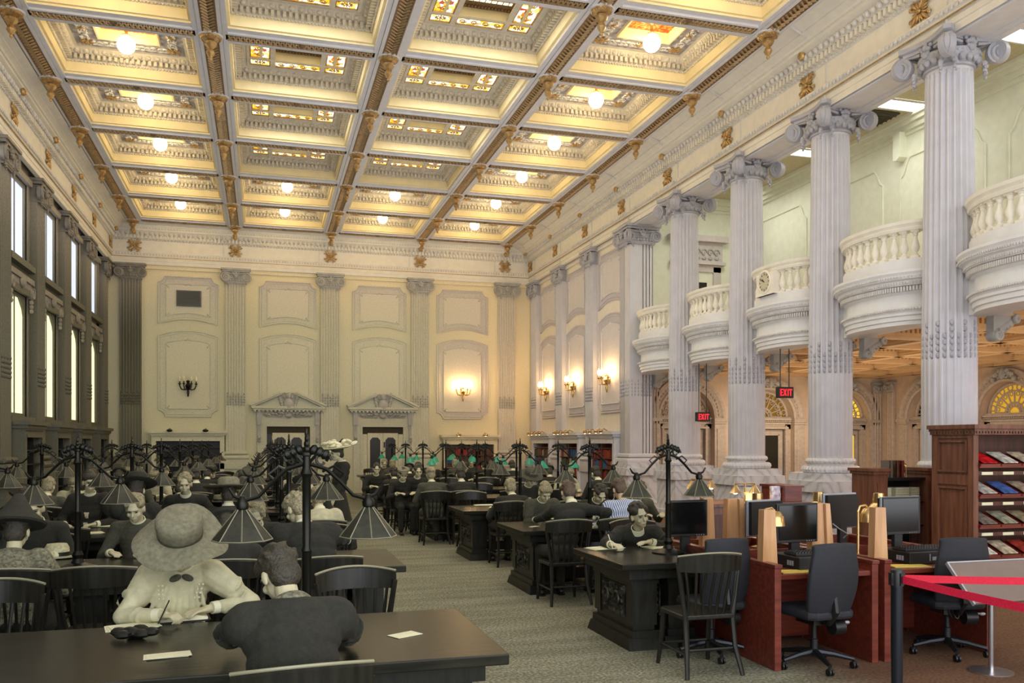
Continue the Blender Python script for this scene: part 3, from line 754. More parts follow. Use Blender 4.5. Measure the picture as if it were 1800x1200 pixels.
def book_me(w_,h_,d_,m):
    b=MB(); b.b2((-w_/2,0,0),(w_/2,.012,h_)); b.b2((-w_/2,0,0),(-w_/2+.006,d_,h_)); b.b2((w_/2-.006,0,0),(w_/2,d_,h_)); b.b2((-w_/2+.004,.01,.006),(w_/2-.004,d_-.01,h_-.008)); 
    for z in (.2,.8): b.b2((-w_/2-.001,-.003,h_*z),(w_/2+.001,.004,h_*z+.012))
    return b.mesh('book',m,0)
BCN=['dark red','red','maroon','navy','blue','sky blue','green','brown','cream','tan','slate','grey','stone','bright blue']
def nth(n):
    T=['','','twenty','thirty']
    S=['','first','second','third','fourth','fifth','sixth','seventh','eighth','ninth','tenth','eleventh','twelfth','thirteenth','fourteenth','fifteenth','sixteenth','seventeenth','eighteenth','nineteenth','twentieth']
    return S[n] if n<=20 else ('thirtieth' if n==30 else T[n//10]+'-'+S[n%10])
BCOUNT={}
BK=[[book_me(wd,hh,.19,m) for wd,hh in ((.05,.23),(.065,.25),(.04,.20))] for m in m_books]
def local_to_world(loc,rz,p):
    c,s=math.cos(rz),math.sin(rz); return (loc[0]+c*p[0]-s*p[1],loc[1]+s*p[0]+c*p[1],loc[2]+p[2])
def fill_books(loc,rz,x0,x1,y,z,hmax,pal,label,grp,fillp=.95,r=None):
    r=r or rnd; x=x0; cur=r.choice(pal); run=0
    while x<x1-.05:
        if run<=0: cur=r.choice(pal); run=r.randint(2,6)
        run-=1; k=r.randrange(3); me=BK[cur][k]; wd=(.05,.065,.04)[k]
        if r.random()<fillp:
            BCOUNT[grp]=BCOUNT.get(grp,0)+1; o=put(me,'book',None,local_to_world(loc,rz,(x+wd/2,y,z)),rz); tag(o,label.replace('COL',BCN[cur]).replace('NTH',nth(BCOUNT[grp])),'book',grp)
        x+=wd+.004
cases=[]
for k,(y,nm) in enumerate(((29.25,'nearest the corner'),(26.4,'middle of three'),(23.55,'beside the pier'))):
    loc=(9.85,y,0); t,zs,zo,h,d=bookcase('wall_bookcase',loc,-PI/2,2.0,m_white,f'pale bookcase of coloured books on the right wall, {nm}',dark=False)
    for q,z in enumerate(zs[2:-1] if True else zs):
        pal=[[0,1,1,2,7],[3,4,5,0,8],[6,7,0,11,12],[3,8,9,0,4]][(q+k)%4]
        if k==2 and q==3: pal=[0,1,13,0]
        for s in (0,1):
            fill_books(loc,-PI/2,(-h+.15) if s==0 else .03,-.03 if s==0 else h-.15,-d+.05,z+.001,.27,pal,f'COL book, NTH from left, {ORD[q+1]} stocked shelf, right wall bookcase {nm}',f'books on shelf {q+1} of bookcase {nm}')
bookcase('wall_bookcase',(-2.40,YB,0),0,2.3,m_pfield,'pale framed bookcase with dark shelves left of both end wall doors',dark=True,ztop=2.2)
t,zs,zo,h,d=bookcase('wall_bookcase',(7.34,YB,0),0,2.05,m_wall,'pale framed bookcase with red brown shelves right of both end wall doors',dark=False,ztop=2.08)
for q,z in enumerate(zs[2:-1]):
    fill_books((7.34,YB,0),0,-h+.16,h-.16,-d+.05,z+.001,.27,[2,7,7,0,3],f'COL book, NTH from left, {ORD[q+1]} stocked shelf of the end wall bookcase',f'books on end wall shelf {q+1}',.85)
for j in range(1,5):
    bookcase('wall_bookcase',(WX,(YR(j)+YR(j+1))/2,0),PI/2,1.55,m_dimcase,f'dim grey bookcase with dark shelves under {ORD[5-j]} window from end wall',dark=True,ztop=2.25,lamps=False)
# ---- right wall beyond the colonnade
b=MB(); b.b2((9.85,22.3,0),(10.25,31.4,9.6)); wall_right=struct(b.build('wall_right',m_rwall,smooth=0))
b=MB(); b.b2((9.79,22.4,7.62),(9.85,31.2,7.76)); b.build('wall_band',m_rwall,wall_right,0)
for j in (5,4,3): make_pilaster(wall_right,(9.85,YR(j),0),-PI/2,.66,(m_col,m_cap))
for y in (29.25,26.4,23.55): wall_panel(wall_right,(9.85,y,0),-PI/2,1.90,m_rpanel,m_rfield,m_white)
# ---- sconces
def sconce(loc,rz,lit,label):
    t=empty('wall_sconce',loc,rz,label,'wall lamp','candle branch wall lamps' )
    mt=m_brass if lit else m_iron
    b=MB(); b.lathe([(.01,-.36),(.03,-.30),(.045,-.2),(.03,-.12),(.07,-.05),(.10,.02),(.06,.08),(.04,.14)],12,(0,-.10,0)); b.ell((0,-.05,0),(.09,.06,.12),10,6); b.ell((0,-.12,.16),(.06,.05,.05),8,5); b.build('bracket',mt,t)
    for k,(x,y) in enumerate(((-.26,-.16),(-.12,-.30),(.12,-.30),(.26,-.16))):
        b=MB(); b.tube([(0,-.1,-.02),(x*.4,y*.7,-.12),(x*.8,y,-.10),(x,y,.02),(x,y,.06)],.02,6); b.lathe([(.02,.05),(.055,.08),(.05,.09),(.022,.09),(.02,.16)],10,(x,y,0)); a=b.build('candle_arm',mt,t)
        b=MB(); b.lathe([(.012,.16),(.042,.21),(.038,.27),(.004,.35)],10,(x,y,0)); b.build('flame_bulb',m_bulb if lit else m_paper,a)
    return t
sconce((-2.42,YB-.03,3.70),0,False,'unlit dark candle branch wall lamp on the end wall, in the leftmost panel')
sconce((7.10,YB-.03,3.66),0,True,'lit brass candle branch wall lamp on the end wall, in the rightmost panel')
for y,nm in ((29.30,'farthest'),(26.5,'middle'),(23.6,'nearest')): sconce((9.82,y,3.62),-PI/2,True,f'lit brass candle branch wall lamp, {nm} of three on the right wall')
# ---- colonnade
RC=.385
def colprof(): 
    out=[]
    for k in range(13):
        z=1.50+(7.37-1.50)*k/12; t=k/12; out.append((RC-(.055*max(0,t-.25)/.75),z))
    return out
NF=24
def flute(depth):
    def f(t,r,z):
        q=(t*NF/(2*PI))%1.0
        dd=depth
        if z>7.30 or z<1.53: dd=0
        if q<.16 or q>.84: return r
        u=(q-.16)/.68
        if z<3.04: return r-dd*math.sin(PI*u)*(.25+.35*abs(2*u-1)) # reeded lower third
        return r-dd*math.sin(PI*u)
    return f
b=MB(); pr=[(RC,1.50),(RC,1.535)]+[(RC,1.55),(RC,2.3),(RC,3.03),(RC,3.045)]+[(RC-.052*(z-3)/4.3,z) for z in (3.6,4.4,5.2,6.0,6.8,7.28)]+[(RC-.052,7.33),(RC-.052,7.39)]
b.lathe(pr,NF*8,f=flute(.040)); me_shaft=b.mesh('shaft',m_col,28)
b=MB()
for k in range(NF):
    t=2*PI*(k+.5)/NF
    husks(b,(math.cos(t)*(RC-.028),math.sin(t)*(RC-.028)),3.04,6 if k%2 else 4,.030,(math.cos(t),math.sin(t)))
me_husk=b.mesh('husk_ornament',m_cap)
b=MB()
def rope(z,R0,r0,n,amp,turns):
    P=[]
    for i in range(n+1):
        t=2*PI*i/n; row=[]
        for k in range(11):
            q=2*PI*k/10; rr=r0*(1+amp*math.cos(q*2+turns*t)); row.append(((R0+rr*math.cos(q))*math.cos(t),(R0+rr*math.cos(q))*math.sin(t),z+rr*math.sin(q)))
        P.append(row)
    b.grid(P)
rope(1.455,RC+.0,.05,160,.16,34); rope(1.305,RC+.06,.062,160,.18,40)
b.lathe([(RC-.05,1.24),(RC+.10,1.25),(RC+.02,1.35),(RC+.0,1.36),(RC+.01,1.40),(RC+.0,1.51),(RC-.05,1.51)],48); me_base=b.mesh('base',m_white,40)
b=MB(); b.box((0,0,1.17),(1.04,1.04,.14)); b.box((0,0,1.0),(1.14,1.14,.20)); b.box((0,0,.53),(1.0,1.0,.74)); b.box((0,0,.08),(1.14,1.14,.16)); me_ped=b.mesh('pedestal',m_marble,0)
b=MB(); r0=RC-.05
b.lathe([(r0,0),(r0+.03,.01),(r0+.03,.04),(r0,.05),(r0+.02,.08),(r0+.10,.18),(r0+.10,.24),(r0,.30),(r0,.37)],32)
for k in range(20):
    t=2*PI*k/20; b.ell((math.cos(t)*(r0+.06),math.sin(t)*(r0+.06),.115),(.05,.05,.06),7,5)
for k in range(40):
    t=2*PI*k/40; b.ell((math.cos(t)*(r0+.09),math.sin(t)*(r0+.09),.195),.022,5,4)
ab=[]
for k in range(4):
    a=k*PI/2-PI/4   # corner
    for da in (-.07,.07): ab.append((.69*math.cos(a+da),.69*math.sin(a+da)))
    for q in range(1,8):
        u=q/8; p0=Vector((.69*math.cos(a+.07),.69*math.sin(a+.07))); p1=Vector((.69*math.cos(a+PI/2-.07),.69*math.sin(a+PI/2-.07)))
        p=p0.lerp(p1,u); n=Vector((math.cos(a+PI/4),math.sin(a+PI/4))); p=p-n*(.10*math.sin(PI*u)); ab.append((p.x,p.y))
ab2=[(x*.93,y*.93) for x,y in ab]; ab3=[(x*1.02,y*1.02) for x,y in ab]
b.prism(ab2,.34,.385); b.prism(ab2,.385,.41,top=ab3); b.prism(ab3,.41,.48)
for k in range(4):
    a=k*PI/2; n=Vector((math.cos(a),math.sin(a))); t=Vector((-n.y,n.x))
    for s in (-1,1):
        c=n*.485+t*s*.445; volute(b,(c.x,c.y,.185),a+PI/2-s*.30,.165,s,.09)
        p=[n*.40+t*s*x for x in (.41,.28,.14)]; b.tube([(p[0].x+n.x*.05,p[0].y+n.y*.05,.34),(p[1].x,p[1].y,.325),(p[2].x,p[2].y,.30)],.025,6)
        c=n*.40+t*s*.27
        for q in range(4): b.ell((c.x+n.x*.01*(q%2)+t.x*.02*(q%2),c.y+n.y*.01*(q%2),.03-.05*q),.042-.006*q,6,4)
    flower(b,(n.x*.41,n.y*.41,.28),(n.x,n.y),(t.x,t.y)); 
me_capc=b.mesh('capital',m_cap,40)
col0=empty('column',label='x',cat='column',kind='thing')
put(me_shaft,'shaft',col0); 
o=put(me_husk,'husk_ornament',col0); put(me_base,'base',col0); put(me_ped,'pedestal',col0); put(me_capc,'capital',col0,(0,0,7.37))
P=Proto(col0)
for j,nm in ((1,'farthest of the fluted round columns, right behind the square pier from here'),(0,'second farthest of the fluted round columns along the gallery'),(-1,'second nearest of the fluted round columns along the gallery'),(-2,'nearest fluted round column, behind the magazine rack'),(-3,None)):
    if nm is None: continue
    P.at((10.0,YR(j),0),0,nm)
# square pier
pr_=empty('square_pier',(10.0,YR(2),0),0,'square fluted pier where the right wall meets the gallery','pier',kind='thing')
for rz in (0,-PI/2):
    q=pil_shaft(.70,1.50,7.37,.34); q.build('shaft',m_col,pr_,30,rz=rz)
    pil_husk(.70,.34,7,3.06).build('husk_ornament',m_cap,pr_,rz=rz)
    put(pil_capital(.74,'capital',m_cap),'capital',pr_,(( 0,-.20,7.27) if rz==0 else (-.20,0,7.27)),rz)
b=MB(); b.b2((-.34,-.34,1.2),(.34,.34,7.7)); b.build('core',m_col,pr_,0)
b=MB()
for z,r,o in ((1.44,.055,.03),(1.29,.075,.07)):
    h=.35+o; b.tube([(-h,-h,z),(h,-h,z),(h,h,z),(-h,h,z)],r,8,True); b.b2((-h,-h,z-r),(h,h,z+r))
b.build('base',m_white,pr_)
b=MB(); b.box((0,0,1.17),(.94,.94,.14)); b.box((0,0,1.0),(1.04,1.04,.20)); b.box((0,0,.53),(.9,.9,.74)); b.box((0,0,.08),(1.04,1.04,.16)); b.build('pedestal',m_marble,pr_,0)
# ---- gallery
b=MB(); b.b2((10.2,-4,4.06),(13.6,22.4,4.4)); gf=struct(b.build('floor_gallery',m_alcceil,smooth=0))
b=MB(); b.b2((13.40,-4,4.4),(13.6,22.5,8.8)); wg=struct(b.build('wall_gallery',m_gallery,smooth=0))
b=MB()
for z0,z1,o in ((8.42,8.50,.05),(8.50,8.62,.10),(8.62,8.72,.16),(8.72,8.80,.22)): b.b2((13.4-o,-4,z0),(13.4,22.3,z1)); b.b2((10.3,22.4-o,z0),(13.4,22.4,z1))
b.build('cornice',m_gallery,wg,0)
b=MB()   # notched panel mouldings on the gallery wall
for yc in [20.3-2.85*k for k in range(6)]:
    P_=[(yc-1.15,5.2),(yc-1.15,7.55),(yc-1.05,7.62),(yc-.95,7.85),(yc-.85,7.95),(yc+.85,7.95),(yc+.95,7.85),(yc+1.05,7.62),(yc+1.15,7.55),(yc+1.15,5.2)]
    b.tube([(13.385,y,z) for y,z in P_],.022,6,True)
b.build('wall_moulding',m_gallery,wg)
b=MB(); b.b2((13.3,-4,5.0),(13.42,22.4,5.12)); b.build('chair_rail',m_gallery,wg,0)
b=MB(); b.b2((10.3,22.4,4.4),(13.6,22.6,8.8)); wgn=struct(b.build('wall_gallery_end',m_gallery,smooth=0))
b=MB(); b.b2((10.3,-4,8.8),(13.6,22.5,8.95)); struct(b.build('ceiling_gallery',m_galceil,smooth=0))
# door at the far end of the gallery
b=MB()
for s in (-1,1): b.b2((s*.62-.12,-.1,0),(s*.62+.12,0,2.45))
b.b2((-.74,-.1,2.3),(.74,0,2.5)); b.b2((-.85,-.2,2.5),(.85,0,2.58)); b.b2((-.80,-.08,2.58),(.80,0,3.15)); b.b2((-.92,-.24,3.15),(.92,0,3.32)); gd=struct(b.build('door_3',m_panel,smooth=0,loc=(12.0,22.4,4.4)))
b=MB()
for k in range(7):
    x=-.6+.2*k; b.tube([(x+math.cos(q)*.1*(1-q/9),-.10,2.86+math.sin(q)*.12*(1-q/9)) for q in [k2*.7 for k2 in range(10)]],.025,5); b.ell((x,-.1,2.7),(.08,.03,.05),6,4)
b.build('carved_panel',m_capold,gd)
b=MB(); b.b2((-.5,-.05,0),(.5,-.02,2.3)); b.build('door_leaf',m_gallery,gd,0)
b=MB(); b.b2((-.3,-.07,.9),(.3,-.04,2.0)); b.build('door_glass',m_darkglass,gd,0)
# fluorescents and dark vent openings in the gallery ceiling
from math import tan
def pix_on(px,py,Z=None,X=None,Y=None):
    u=(px-900)/1516.79; v=-(py-778.56)/1516.79; c,s=math.cos(.281355),math.sin(.281355); d=(u*c+s,-u*s+c,v)
    t=(Z-1.78)/d[2] if Z is not None else (X/d[0] if X is not None else Y/d[1]); return Vector((d[0]*t,d[1]*t,1.78+d[2]*t))
for k,(px,py,nm) in enumerate(((1588,184,'between the two nearest columns'),(1800,62,'right of the nearest column'),(1402,266,'between the second and third nearest columns'),(1330,335,'behind the second farthest column'))):
    p=pix_on(px,py,Z=8.79)
    t=empty('ceiling_light',(p.x,p.y,8.79),0,f'flat fluorescent ceiling panel over the gallery, seen {nm}','ceiling light','fluorescent panels over the gallery')
    b=MB(); b.b2((-.62,-.22,-.02),(.62,.22,.01)); b.build('diffuser',m_fluor,t,0)
    b=MB()
    for s in (-1,1): b.b2((-.66,s*.22-.02,-.03),(.66,s*.22+.02,0)); b.b2((s*.64-.02,-.24,-.03),(s*.64+.02,.24,0))
    b.build('frame',m_white,t,0)
for k,(px,py,nm) in enumerate(((1529,208,'beside the second nearest column'),(1252,368,'beside the third farthest capital'))):
    p=pix_on(px,py,Z=8.79); b=MB(); b.b2((-.4,-.45,-.03),(.4,.45,.0))
    for q in range(6): b.box((0,-.36+q*.144,-.04),(.76,.02,.05),rx=.5)
    t=b.build('ceiling_vent',mat('dark ceiling vent',(58,54,36),.7),smooth=0,loc=(p.x,p.y,8.79)); tag(t,f'dark square ceiling vent over the gallery {nm}','vent')
p=pix_on(1580,262,X=13.36)
b=MB(); P_=[(0,.3),(0,-.28),(-.10,-.30),(-.2,-.24),(-.2,.3)]
b.prism([(y,z) for y,z in P_],-.16,.04,Matrix(((0,0,1,0),(1,0,0,0),(0,1,0,0),(0,0,0,1)))); t=b.build('wall_bracket',m_gallery,smooth=0,loc=(p.x,p.y,p.z)); tag(t,'pale curved bracket high on the gallery wall between the two nearest columns','bracket')
# ---- balconies
def balc_path(yc,n=26):
    P_=[]
    for k in range(n+1):
        t=-1+2*k/n; P_.append(Vector((10.22-.56*(1-abs(t)**2.6),yc+1.16*t)))
    return P_
def offs(P_,o):
    out=[]
    for k,p in enumerate(P_):
        d=(P_[min(k+1,len(P_)-1)]-P_[max(k-1,0)]).normalized(); n=Vector((-d.y,d.x)); out.append(p+n*o)
    return out
b_prof=[(-.5,3.66),(0,3.66),(0,3.72),(.025,3.73),(.025,3.80),(.05,3.81),(.05,3.85),(.08,3.90),(.08,3.92),(0,3.94),(0,4.14),(.02,4.16),(.05,4.18),(.05,4.26),(.11,4.27),(.14,4.34),(.19,4.36),(.20,4.42),(.23,4.46),(.23,4.50),(.06,4.53),(.06,4.70),(-.16,4.70),(-.16,4.4)]
def lathe_balu():
    b=MB(); b.box((0,0,.02),(.12,.12,.04)); b.lathe([(.045,.04),(.05,.06),(.03,.085),(.034,.10),(.062,.15),(.066,.19),(.05,.25),(.032,.31),(.028,.35),(.04,.365),(.034,.385),(.048,.40),(.05,.42)],14); b.box((0,0,.43),(.12,.12,.03)); return b.mesh('baluster',m_balus,40)
me_bal=lathe_balu()
def balcony(yc,label,clock=False):
    t=empty('balcony',(0,0,0),0,label,'balcony','bowed balconies between the columns',kind='thing'); PT=balc_path(yc)
    b=MB(); b.sweep([[(p.x,p.y,z) for p in offs(PT,o)] for o,z in b_prof])
    b.build('fascia',m_balc,t,25,fix=True)
    b=MB(); FP=balc_path(yc,64)
    def at(o,k): p=offs(FP,o)[k]; q=FP[min(k+1,64)]-FP[max(k-1,0)]; return p,math.atan2(q.y,q.x)
    for k in range(1,64):
        p,a=at(.08,k); b.box((p.x,p.y,4.22),(.026,.05,.07),rz=a)
        p,a=at(.08,k); b.ell((p.x,p.y,3.90),(.02,.02,.022),5,4)
        p,a=at(.125,k); b.ell((p.x,p.y,4.305),(.02,.02,.028),5,4)
        p,a=at(.21,k); b.ell((p.x,p.y,4.39),(.016,.016,.02),5,4)
    b.build('carved_band',m_dent,t)
    b=MB(); b.sweep([[(p.x,p.y,z) for p in offs(PT,o)] for o,z in ((-.09,5.14),(.07,5.14),(.09,5.18),(.07,5.20),(.11,5.24),(.12,5.29),(-.13,5.29),(-.13,5.14),(-.09,5.14))]); b.build('handrail',m_balus,t,25)
    # arc-length spaced balusters
    acc=[0]
    for k in range(64): acc.append(acc[-1]+(FP[k+1]-FP[k]).length)
    n=15
    for q in range(n):
        s=acc[-1]*(q+.5)/n; k=min(range(65),key=lambda i:abs(acc[i]-s)); p,a=at(-.02,k)
        if clock and abs(q-7)<1.5: continue
        put(me_bal,'baluster',t,(p.x,p.y,4.70),a)
    b=MB(); b.b2((10.0,yc-1.3,3.66),(10.3,yc+1.3,4.5)); b.b2((10.05,yc-1.3,4.5),(10.25,yc-1.15,5.28)); b.b2((10.05,yc+1.15,4.5),(10.25,yc+1.3,5.28)); b.build('end_block',m_balc,t,0)
    for s in (1,-1):   # scrolled console under the slab beside each column
        b=MB(); y=yc+s*1.02; T=b.T; b.T=Matrix.Translation((10.46,y,3.53))
        O_=[(-.10,-.20),(.0,-.20),(.09,-.12),(.13,-.03),(.22,.04),(.34,.06),(.34,.14),(-.10,.14)]
        b.prism(O_,-.07,.07,Matrix(((1,0,0,0),(0,0,1,0),(0,1,0,0),(0,0,0,1))))
        for q in range(6): b.ell((-.03+.06*q,-.07,-.10+.035*q),(.045,.02,.055),6,4,Matrix.Rotation(.6,3,'Y')); b.ell((-.02+.06*q,.0,-.21+.045*q),(.05,.05,.035),6,4)
        b.T=T
        volute(b,(10.42,y-.08,3.37),0,.085,1,.14); volute(b,(10.76,y-.08,3.62),0,.06,-1,.14)
        b.build('console',m_capold,t)
    return t
BN=['farthest bowed balcony, beside the square pier','bowed balcony second from the square pier','bowed balcony with the clock, third from the square pier','bowed balcony between the two nearest columns','nearest bowed balcony, cut by the right edge of the view']
for k,nm in enumerate(BN): balcony(YR(1)+1.425-2.85*k,nm,k==2)
yc=YR(1)+1.425-5.7
ck=empty('wall_clock',(9.60,yc,4.99),-PI/2,'round clock with a pale dial set in the balustrade of the third balcony','clock')
b=MB(); b.b2((-.30,-.06,-.29),(.30,.16,.15)); b.b2((-.32,-.07,-.29),(.32,.16,-.24)); b.build('case_block',m_balus,ck,0)
R90=Matrix.Rotation(PI/2,3,'X')
b=MB(); b.lathe([(.20,0),(.235,.0),(.235,.02),(.20,.03),(.19,.01)],36,(0,-.06,-.03),R90); b.build('bezel',m_balus,ck)
b=MB(); b.lathe([(.001,.0),(.195,.0),(.195,.006),(.001,.008)],36,(0,-.064,-.03),R90); b.build('dial',mat('aged dial',(196,188,160),.5),ck)
b=MB()
for k in range(12):
    t=2*PI*k/12; b.box((.155*math.sin(t),-.076,-.03+.155*math.cos(t)),(.012,.004,.04),ry=t)
b.build('numeral_marks',m_black,ck,0)
b=MB(); b.box((-.035,-.078,.0),(.014,.004,.10),ry=-.9); b.box((-.05,-.08,.03),(.010,.004,.02),ry=-.9); b.tube([(0,-.08,-.03),(-.13,-.08,.035)],.006,5); b.build('hands',m_black,ck,0)
# ---- alcove under the gallery
AY=22.4; AXE=18.3
b=MB(); b.b2((10.2,-4,4.02),(18.6,22.7,4.12)); ac=struct(b.build('ceiling_alcove',m_alcceil,smooth=0))
b=MB(); d=MB()
xsb=[10.75,12.4,14.05,15.7,17.35,18.2]; ysb=[22.3-1.425*k for k in range(14)]
for x in xsb: b.b2((x-.16,3.,3.80),(x+.16,22.4,4.02)); b.b2((x-.11,3.,3.76),(x+.11,22.4,3.80))
for y in ysb: b.b2((10.4,y-.16,3.80),(18.3,y+.16,4.02)); b.b2((10.4,y-.11,3.76),(18.3,y+.11,3.80))
b.build('ceiling_beam',m_alcceil,ac,0)
for y in ysb:
    for s in (-1,1):
        for k in range(68):
            x=10.9+k*.108
            d.b2((x,y+s*.16,3.86),(x+.055,y+s*.215,3.95))
        d.b2((10.8,y+s*.16,3.95),(18.2,y+s*.23,4.0))
for x in xsb:
    for s in (-1,1):
        for k in range(170):
            y=4.2+k*.107; d.b2((x+s*.16,y,3.86),(x+s*.215,y+.055,3.95))
        d.b2((x+s*.16,4,3.95),(x+s*.23,22.3,4.0))
d.build('dentil_row',m_alcceil,ac,0)
wN=struct(empty('wall_alcove_north')); wE=struct(empty('wall_alcove_east'))
def arch_wall(parent,loc,rz,hw):
    b=MB(); hr=.86; zs_=2.50; H=4.05
    inner=[(-hr,0),(-hr,.8),(-hr,1.6)]+[(-hr*math.cos(PI*k/20),zs_+hr*math.sin(PI*k/20)) for k in range(21)]+[(hr,1.6),(hr,.8),(hr,0)]
    outer=[]
    for x,z in inner:
        if z<=zs_+1e-6: outer.append((hw if x>0 else -hw,z))
        else:
            dx,dz=x,z-zs_; t=min(hw/abs(dx) if abs(dx)>1e-6 else 99,(H-zs_)/dz); outer.append((dx*t,zs_+dz*t))
    # put exact corners in
    for s in (-1,1):
        k=min(range(len(outer)),key=lambda i:math.hypot(outer[i][0]-s*hw,outer[i][1]-H)); outer[k]=(s*hw,H)
    b.sweep([[(x,0,z) for x,z in outer],[(x,0,z) for x,z in inner],[(x,.34,z) for x,z in inner]])
    w_=b.build('wall_bay',m_alcove,parent,0,loc,rz)
    b=MB(); out=[]
    for o,y in ((.0,-.0),(0,-.05),(.06,-.08),(.10,-.05),(.20,-.06),(.26,-.10),(.34,-.10),(.36,0)):
        out.append([(-(hr+o)*math.cos(PI*k/24),y,zs_+(hr+o)*math.sin(PI*k/24)) for k in range(25)])
    b.sweep(out)
    for k in range(1,30):
        t=PI*k/30; b.ell((-(hr+.15)*math.cos(t),-.07,zs_+(hr+.15)*math.sin(t)),(.035,.03,.035),5,4)
    for s in (-1,1):   # jamb pilasters with impost
        x=s*(hr+.18); b.b2((x-.18,-.06,0),(x+.18,.0,zs_-.16)); b.b2((x-.20,-.10,zs_-.16),(x+.20,0,zs_-.10)); b.b2((x-.22,-.13,zs_-.10),(x+.22,0,zs_)); b.b2((x-.10,-.08,.3),(x+.10,-.05,zs_-.3))
        for k in range(12):   # coffered soffit pattern of the reveal
            t=PI*(k+.5)/12
    b.build('archivolt',m_alctrim,w_,30)
    b=MB()
    for s in (-1,1):
        for k in range(5): b.ell((s*(.05+.07*k),-.13,zs_+hr+.25-.035*k*k*.35+.03*(k%2)),(.07,.06,.075),7,5)
        b.tube([(s*(.12+math.cos(q)*.07*(1-q/9)),-.16,zs_+hr+.12+math.sin(q)*.07*(1-q/9)) for q in [k2*.7 for k2 in range(10)]],.025,5)
    b.ell((0,-.15,zs_+hr+.2),(.09,.09,.16),8,6); b.build('keystone',m_capold,w_)
    return w_
def arch_fill(idx,loc,rz,glass,kind):
    zs_=2.50; hr=.86
    b=MB(); b.b2((-hr,.12,2.34),(hr,.34,2.56))
    for z,y in ((2.34,.10),(2.40,.07),(2.46,.03)): b.b2((-hr,y,z),(hr,.34,z+.05))
    for k in range(26): b.ell((-hr+.035+k*.066,.05,2.43),(.025,.03,.025),5,4)
    for s in (-1,1): b.b2((s*hr,.14,0),(s*(hr-.18),.34,2.34)); b.b2((s*(hr-.14),.10,0),(s*(hr-.20),.2,2.3))
    b.b2((-hr,.14,2.20),(hr,.34,2.34)); b.b2((-hr+.1,.08,2.2),(hr-.1,.16,2.26))
    d=struct(b.build(f'door_{idx}',m_alctrim,smooth=30,loc=loc,rz=rz))
    # fanlight
    b=MB(); b.prism([(-hr*.93*math.cos(PI*k/20),2.56+hr*.88*math.sin(PI*k/20)) for k in range(21)],-.30,-.28,Matrix(((1,0,0,0),(0,0,-1,0),(0,1,0,0),(0,0,0,1)))); b.build('fanlight_pane',glass,d,0)
    b=MB(); c=(0,2.56); y=.25
    def arc(r,w_,a0=0,a1=PI,n=24): b.tube([(-r*math.cos(a0+(a1-a0)*k/n),y,2.57+r*math.sin(a0+(a1-a0)*k/n)*.93) for k in range(n+1)],w_,6)
    arc(.80,.05); arc(.60,.022); arc(.27,.03); arc(.17,.025)
    for k in range(9):
        t=PI*k/8; b.tube([(-.22*math.cos(t),y,2.57+.22*math.sin(t)*.93),(-.62*math.cos(t),y,2.57+.62*math.sin(t)*.93)],.022,5)
    for k in range(8):
        t=PI*(k+.5)/8
        b.tube([(-.70*math.cos(t)+.075*math.cos(q),y,2.57+.70*.93*math.sin(t)+.075*math.sin(q)) for q in [2*PI*i/10 for i in range(10)]],.018,5,True)
        b.tube([(-.52*math.cos(t)+.05*math.cos(q),y,2.57+.52*.93*math.sin(t)+.05*math.sin(q)) for q in [2*PI*i/8 for i in range(8)]],.014,5,True)
    for k in range(7):
        t=PI*(k+.5)/7; b.ell((-.22*math.cos(t),y,2.57+.22*.93*math.sin(t)),.03,6,4)
    b.build('fanlight_tracery',m_alctrim,d)
    b=MB(); w_=hr-.2
    if kind=='half':      # ajar leaf: dark gap at its hinge side
        b.b2((-w_+.42,.22,0),(w_-.02,.27,2.18)); xa,xb=-w_+.42,w_-.02
    else: b.b2((-w_+.01,.22,0),(w_-.01,.27,2.18)); xa,xb=-w_+.01,w_-.01
    lf=b.build('door_leaf',m_alctrim if kind!='plain' else m_alcove,d,0)
    if kind!='plain':
        b=MB(); b.b2((xa+.16,.20,.95),(xb-.16,.225,2.02)); b.build('door_glass',m_yellow if kind=='lit' else m_darkglass,lf,0)
        b=MB()
        for s in (xa+.14,xb-.16): b.b2((s-.01,.19,.93),(s+.03,.23,2.04))
        for z in (.93,2.02): b.b2((xa+.13,.19,z-.01),(xb-.13,.23,z+.03))
        for z0,z1 in ((.15,.45),(.52,.85)):
            b.b2((xa+.14,.205,z0),(xb-.14,.225,z1)); b.b2((xa+.20,.195,z0+.06),(xb-.20,.21,z1-.06))
        b.build('glazing_bead',m_alctrim,lf,0)
        b=MB(); b.ell((xa+.07,.18,1.05),(.03,.03,.03),8,6); b.b2((xa+.05,.2,.95),(xa+.09,.22,1.15)); b.build('handle',m_brass,lf)
    b=MB(); b.b2((-hr,.30,0),(hr,.34,2.4)); b.build('dark_back',m_brown,d,0)
    return d
k=4
for x,gl,kd in ((11.7,m_alcove,'glass'),(14.35,None,'half'),(17.0,m_yellow,'lit')):
    arch_wall(wN,(x,AY,0),0,1.325); arch_fill(k,(x,AY,0),0,gl or mat('amber dark fanlight',(120,96,40),.2,emit=.12,ecol=(196,150,40)),kd); k+=1
for y,gl,kd in ((20.35,m_darkglass,'plain'),(17.70,mat('yellow fanlight',(206,166,54),.2,emit=.42,ecol=(222,176,52)),'glass'),(15.05,m_yellow,'glass'),(12.4,m_yellow,'glass')):
    arch_wall(wE,(AXE,y,0),-PI/2,1.325); arch_fill(k,(AXE,y,0),-PI/2,gl,kd); k+=1
b=MB(); b.b2((18.3,-4,0),(18.5,11.1,4.05)); b.b2((18.29,21.65,0),(18.5,22.6,4.05)); b.build('wall_end',m_alcove,wE,0)
b=MB(); b.b2((10.2,22.42,0),(10.4,22.6,4.05)); b.build('wall_end',m_alcove,wN,0)
